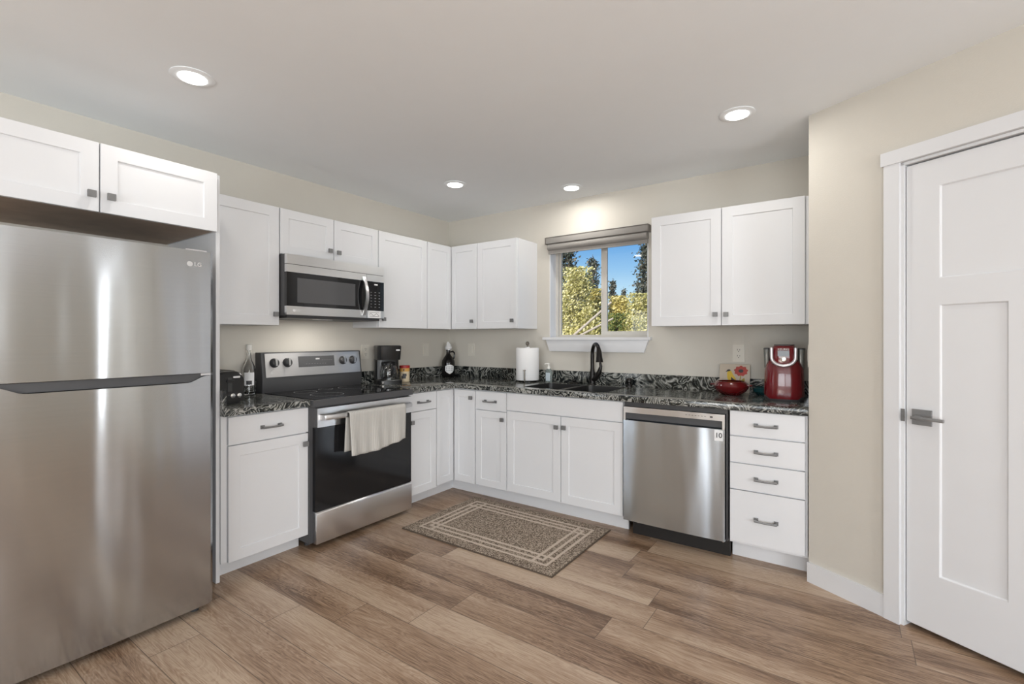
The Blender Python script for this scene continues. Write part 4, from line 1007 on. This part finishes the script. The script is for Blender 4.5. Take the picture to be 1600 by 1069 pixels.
def broadleaf(label, x, y, h, w, n, m, seed, trunk=bark_white, clear=0.18, size=0.075, group='trees outside the window', cat='tree'):
    rnd = random.Random(seed); t = thing('broadleaf_tree' if cat == 'tree' else 'shrub', label, cat, (x, y, GZ), 0, group)
    g = G(); lean = rnd.uniform(-.12, .12)
    g.tube([(lean * k * h * .3, 0.05 * math.sin(k * 3), h * .92 * k) for k in (0, .25, .5, .75, 1)], [.05 + .012 * h, .04 + .008 * h, .03 + .005 * h, .02, .008], 8)
    cl = []
    for k in range(26):
        z = h * (clear + (1 - clear) * (k + rnd.random()) / 26); f_ = (z / h - clear) / (1 - clear)
        rad = w * (0.55 + .45 * math.sin(math.pi * min(1, f_ * 1.15 + .12))) * (1 - .80 * f_)
        for q in range(3):
            a = rnd.uniform(0, 2 * math.pi); r_ = rad * math.sqrt(rnd.random())
            c_ = (r_ * math.cos(a), r_ * math.sin(a), z); cl.append((c_, .07 * w + .11))
            if q == 0: g.tube([(lean * z * .3, 0, z * .82), (c_[0] * .6, c_[1] * .6, z * .93), c_], [.022, .015, .006], 5)
    g.done('trunk', trunk, t)
    pts = []
    for i in range(n):
        c_, s_ = rnd.choice(cl); pts.append((c_[0] + rnd.gauss(0, s_), c_[1] + rnd.gauss(0, s_), min(h * 1.03, max(h * clear * .7, c_[2] + rnd.gauss(0, s_)))))
    leaves('foliage', m, t, pts, size, rnd)
def conifer(label, x, y, h, w, n, seed, size=0.10, sparse=1.0):
    rnd = random.Random(seed); t = thing('conifer_tree', label, 'tree', (x, y, GZ), 0, 'trees outside the window')
    g = G(); g.tube([(0, 0, 0), (0.02 * h, 0, h * .5), (0, 0, h)], [.02 * h + .03, .012 * h + .02, .01], 8)
    pts = []; tiers = int(h * 3.2)
    for k in range(tiers):
        z = h * (.12 + .86 * k / tiers); rad = w * (1 - .85 * k / tiers) * rnd.uniform(.65, 1.1)
        for q in range(6):
            a = rnd.uniform(0, 2 * math.pi); tip = Vector((rad * math.cos(a), rad * math.sin(a), z - .18 * rad + rnd.uniform(-.1, .15)))
            g.tube([(0, 0, z), tuple(tip * .5 + Vector((0, 0, z * .5 + .03))), tuple(tip)], [.02, .014, .005], 4)
            for i in range(int(n / (tiers * 6))):
                u = rnd.random() ** .7; p = Vector((0, 0, z)).lerp(tip, u); pts.append((p.x + rnd.gauss(0, .10 * sparse), p.y + rnd.gauss(0, .10 * sparse), p.z + rnd.gauss(0, .09)))
    g.done('trunk', bark_brown, t); leaves('foliage', leaf_pine, t, pts, size, rnd)
def at(u, D):     # ground position seen past a given window column, at a distance
    k = (u - 800) / 751.57
    return (3.330 + D * (-0.57296 + 0.81958 * k), -3.6436 + D * (0.81958 + 0.57296 * k))
broadleaf('yellow green tree with rounded crown filling the left window pane', *at(902, 17), 4.25, 1.25, 15000, leaf_aspen, 3, size=0.05)
broadleaf('pale gold tree just left of the middle window bar', *at(932, 19), 3.7, 0.85, 8000, leaf_gold, 5, size=0.05)
broadleaf('golden leafy tree just right of the middle window bar', *at(968, 18), 3.35, 0.9, 9000, leaf_gold, 8, size=0.05)
broadleaf('yellow green tree at the right side of the right window pane', *at(1003, 17), 3.35, 1.05, 10000, leaf_aspen, 11, size=0.05)
broadleaf('dark green shrub low in the right window pane', *at(962, 13.5), 2.5, 0.40, 2600, leaf_shrub, 15, bark_brown, 0.05, 0.04, cat='shrub')
broadleaf('pale yellow shrub at the bottom right of the window', *at(992, 13.5), 2.4, 0.75, 5000, leaf_aspen, 17, bark_white, 0.05, 0.042, cat='shrub')
conifer('tall grey dark pine rising behind the yellow trees at the left of the window', *at(888, 27), 7.5, 1.7, 5000, 21, 0.085, 1.5)
conifer('dark pine top showing left of the middle window bar', *at(926, 27), 6.6, 0.9, 2500, 22, 0.085, 1.5)
conifer('dark pine at the right edge of the window', *at(1010, 24), 6.9, 1.35, 5000, 23, 0.085, 1.5)
conifer('small far spruce above the golden tree', *at(957, 40), 6.9, 0.7, 2500, 24, 0.10)
conifer('tiny far spruce right of the small one above the golden tree', *at(974, 44), 6.6, 0.6, 1800, 25, 0.10)
rnd = random.Random(41); pts = []
for i in range(16000):
    u = rnd.uniform(560, 1750); D = rnd.uniform(31, 36); x, y = at(u, D)
    top = 3.1 + 0.55 * math.sin(u * .031) + 0.35 * math.sin(u * .083 + 1)
    pts.append((x, y, GZ + (top - GZ) * rnd.random() ** .8))
o = leaves('distant_thicket', leaf_gold, None, pts, 0.16, rnd); o['kind'] = 'stuff'
tag(o, 'low distant band of yellow green thicket far behind the trees outside', 'thicket')
def log(label, u0, D0, z0, u1, D1, z1, r_):
    a, b_ = at(u0, D0), at(u1, D1); p, q = Vector((*a, z0)), Vector((*b_, z1)); m_ = p.lerp(q, .5) + Vector((0, 0, -.14))
    t = thing('leaning_log', label, 'log', (p.x, p.y, p.z), 0, 'pale leaning trunks')
    G().tube([(0, 0, 0), tuple(m_ - p), tuple(q - p)], [r_, r_ * .85, r_ * .55], 9).done('stem', bark_white, t)
    G().tube([tuple((m_ - p) * .9), tuple((m_ - p) * 1.15 + Vector((.1, 0, .35)))], [r_ * .4, r_ * .15], 6).done('twig', bark_white, t)
log('pale fallen trunk leaning up to the right in the left pane, the higher one', 745, 12.5, GZ, 955, 12.8, 2.25, .050)
log('pale fallen trunk leaning up to the right in the left pane, the lower one', 640, 12.2, GZ, 958, 12.4, 1.80, .045)
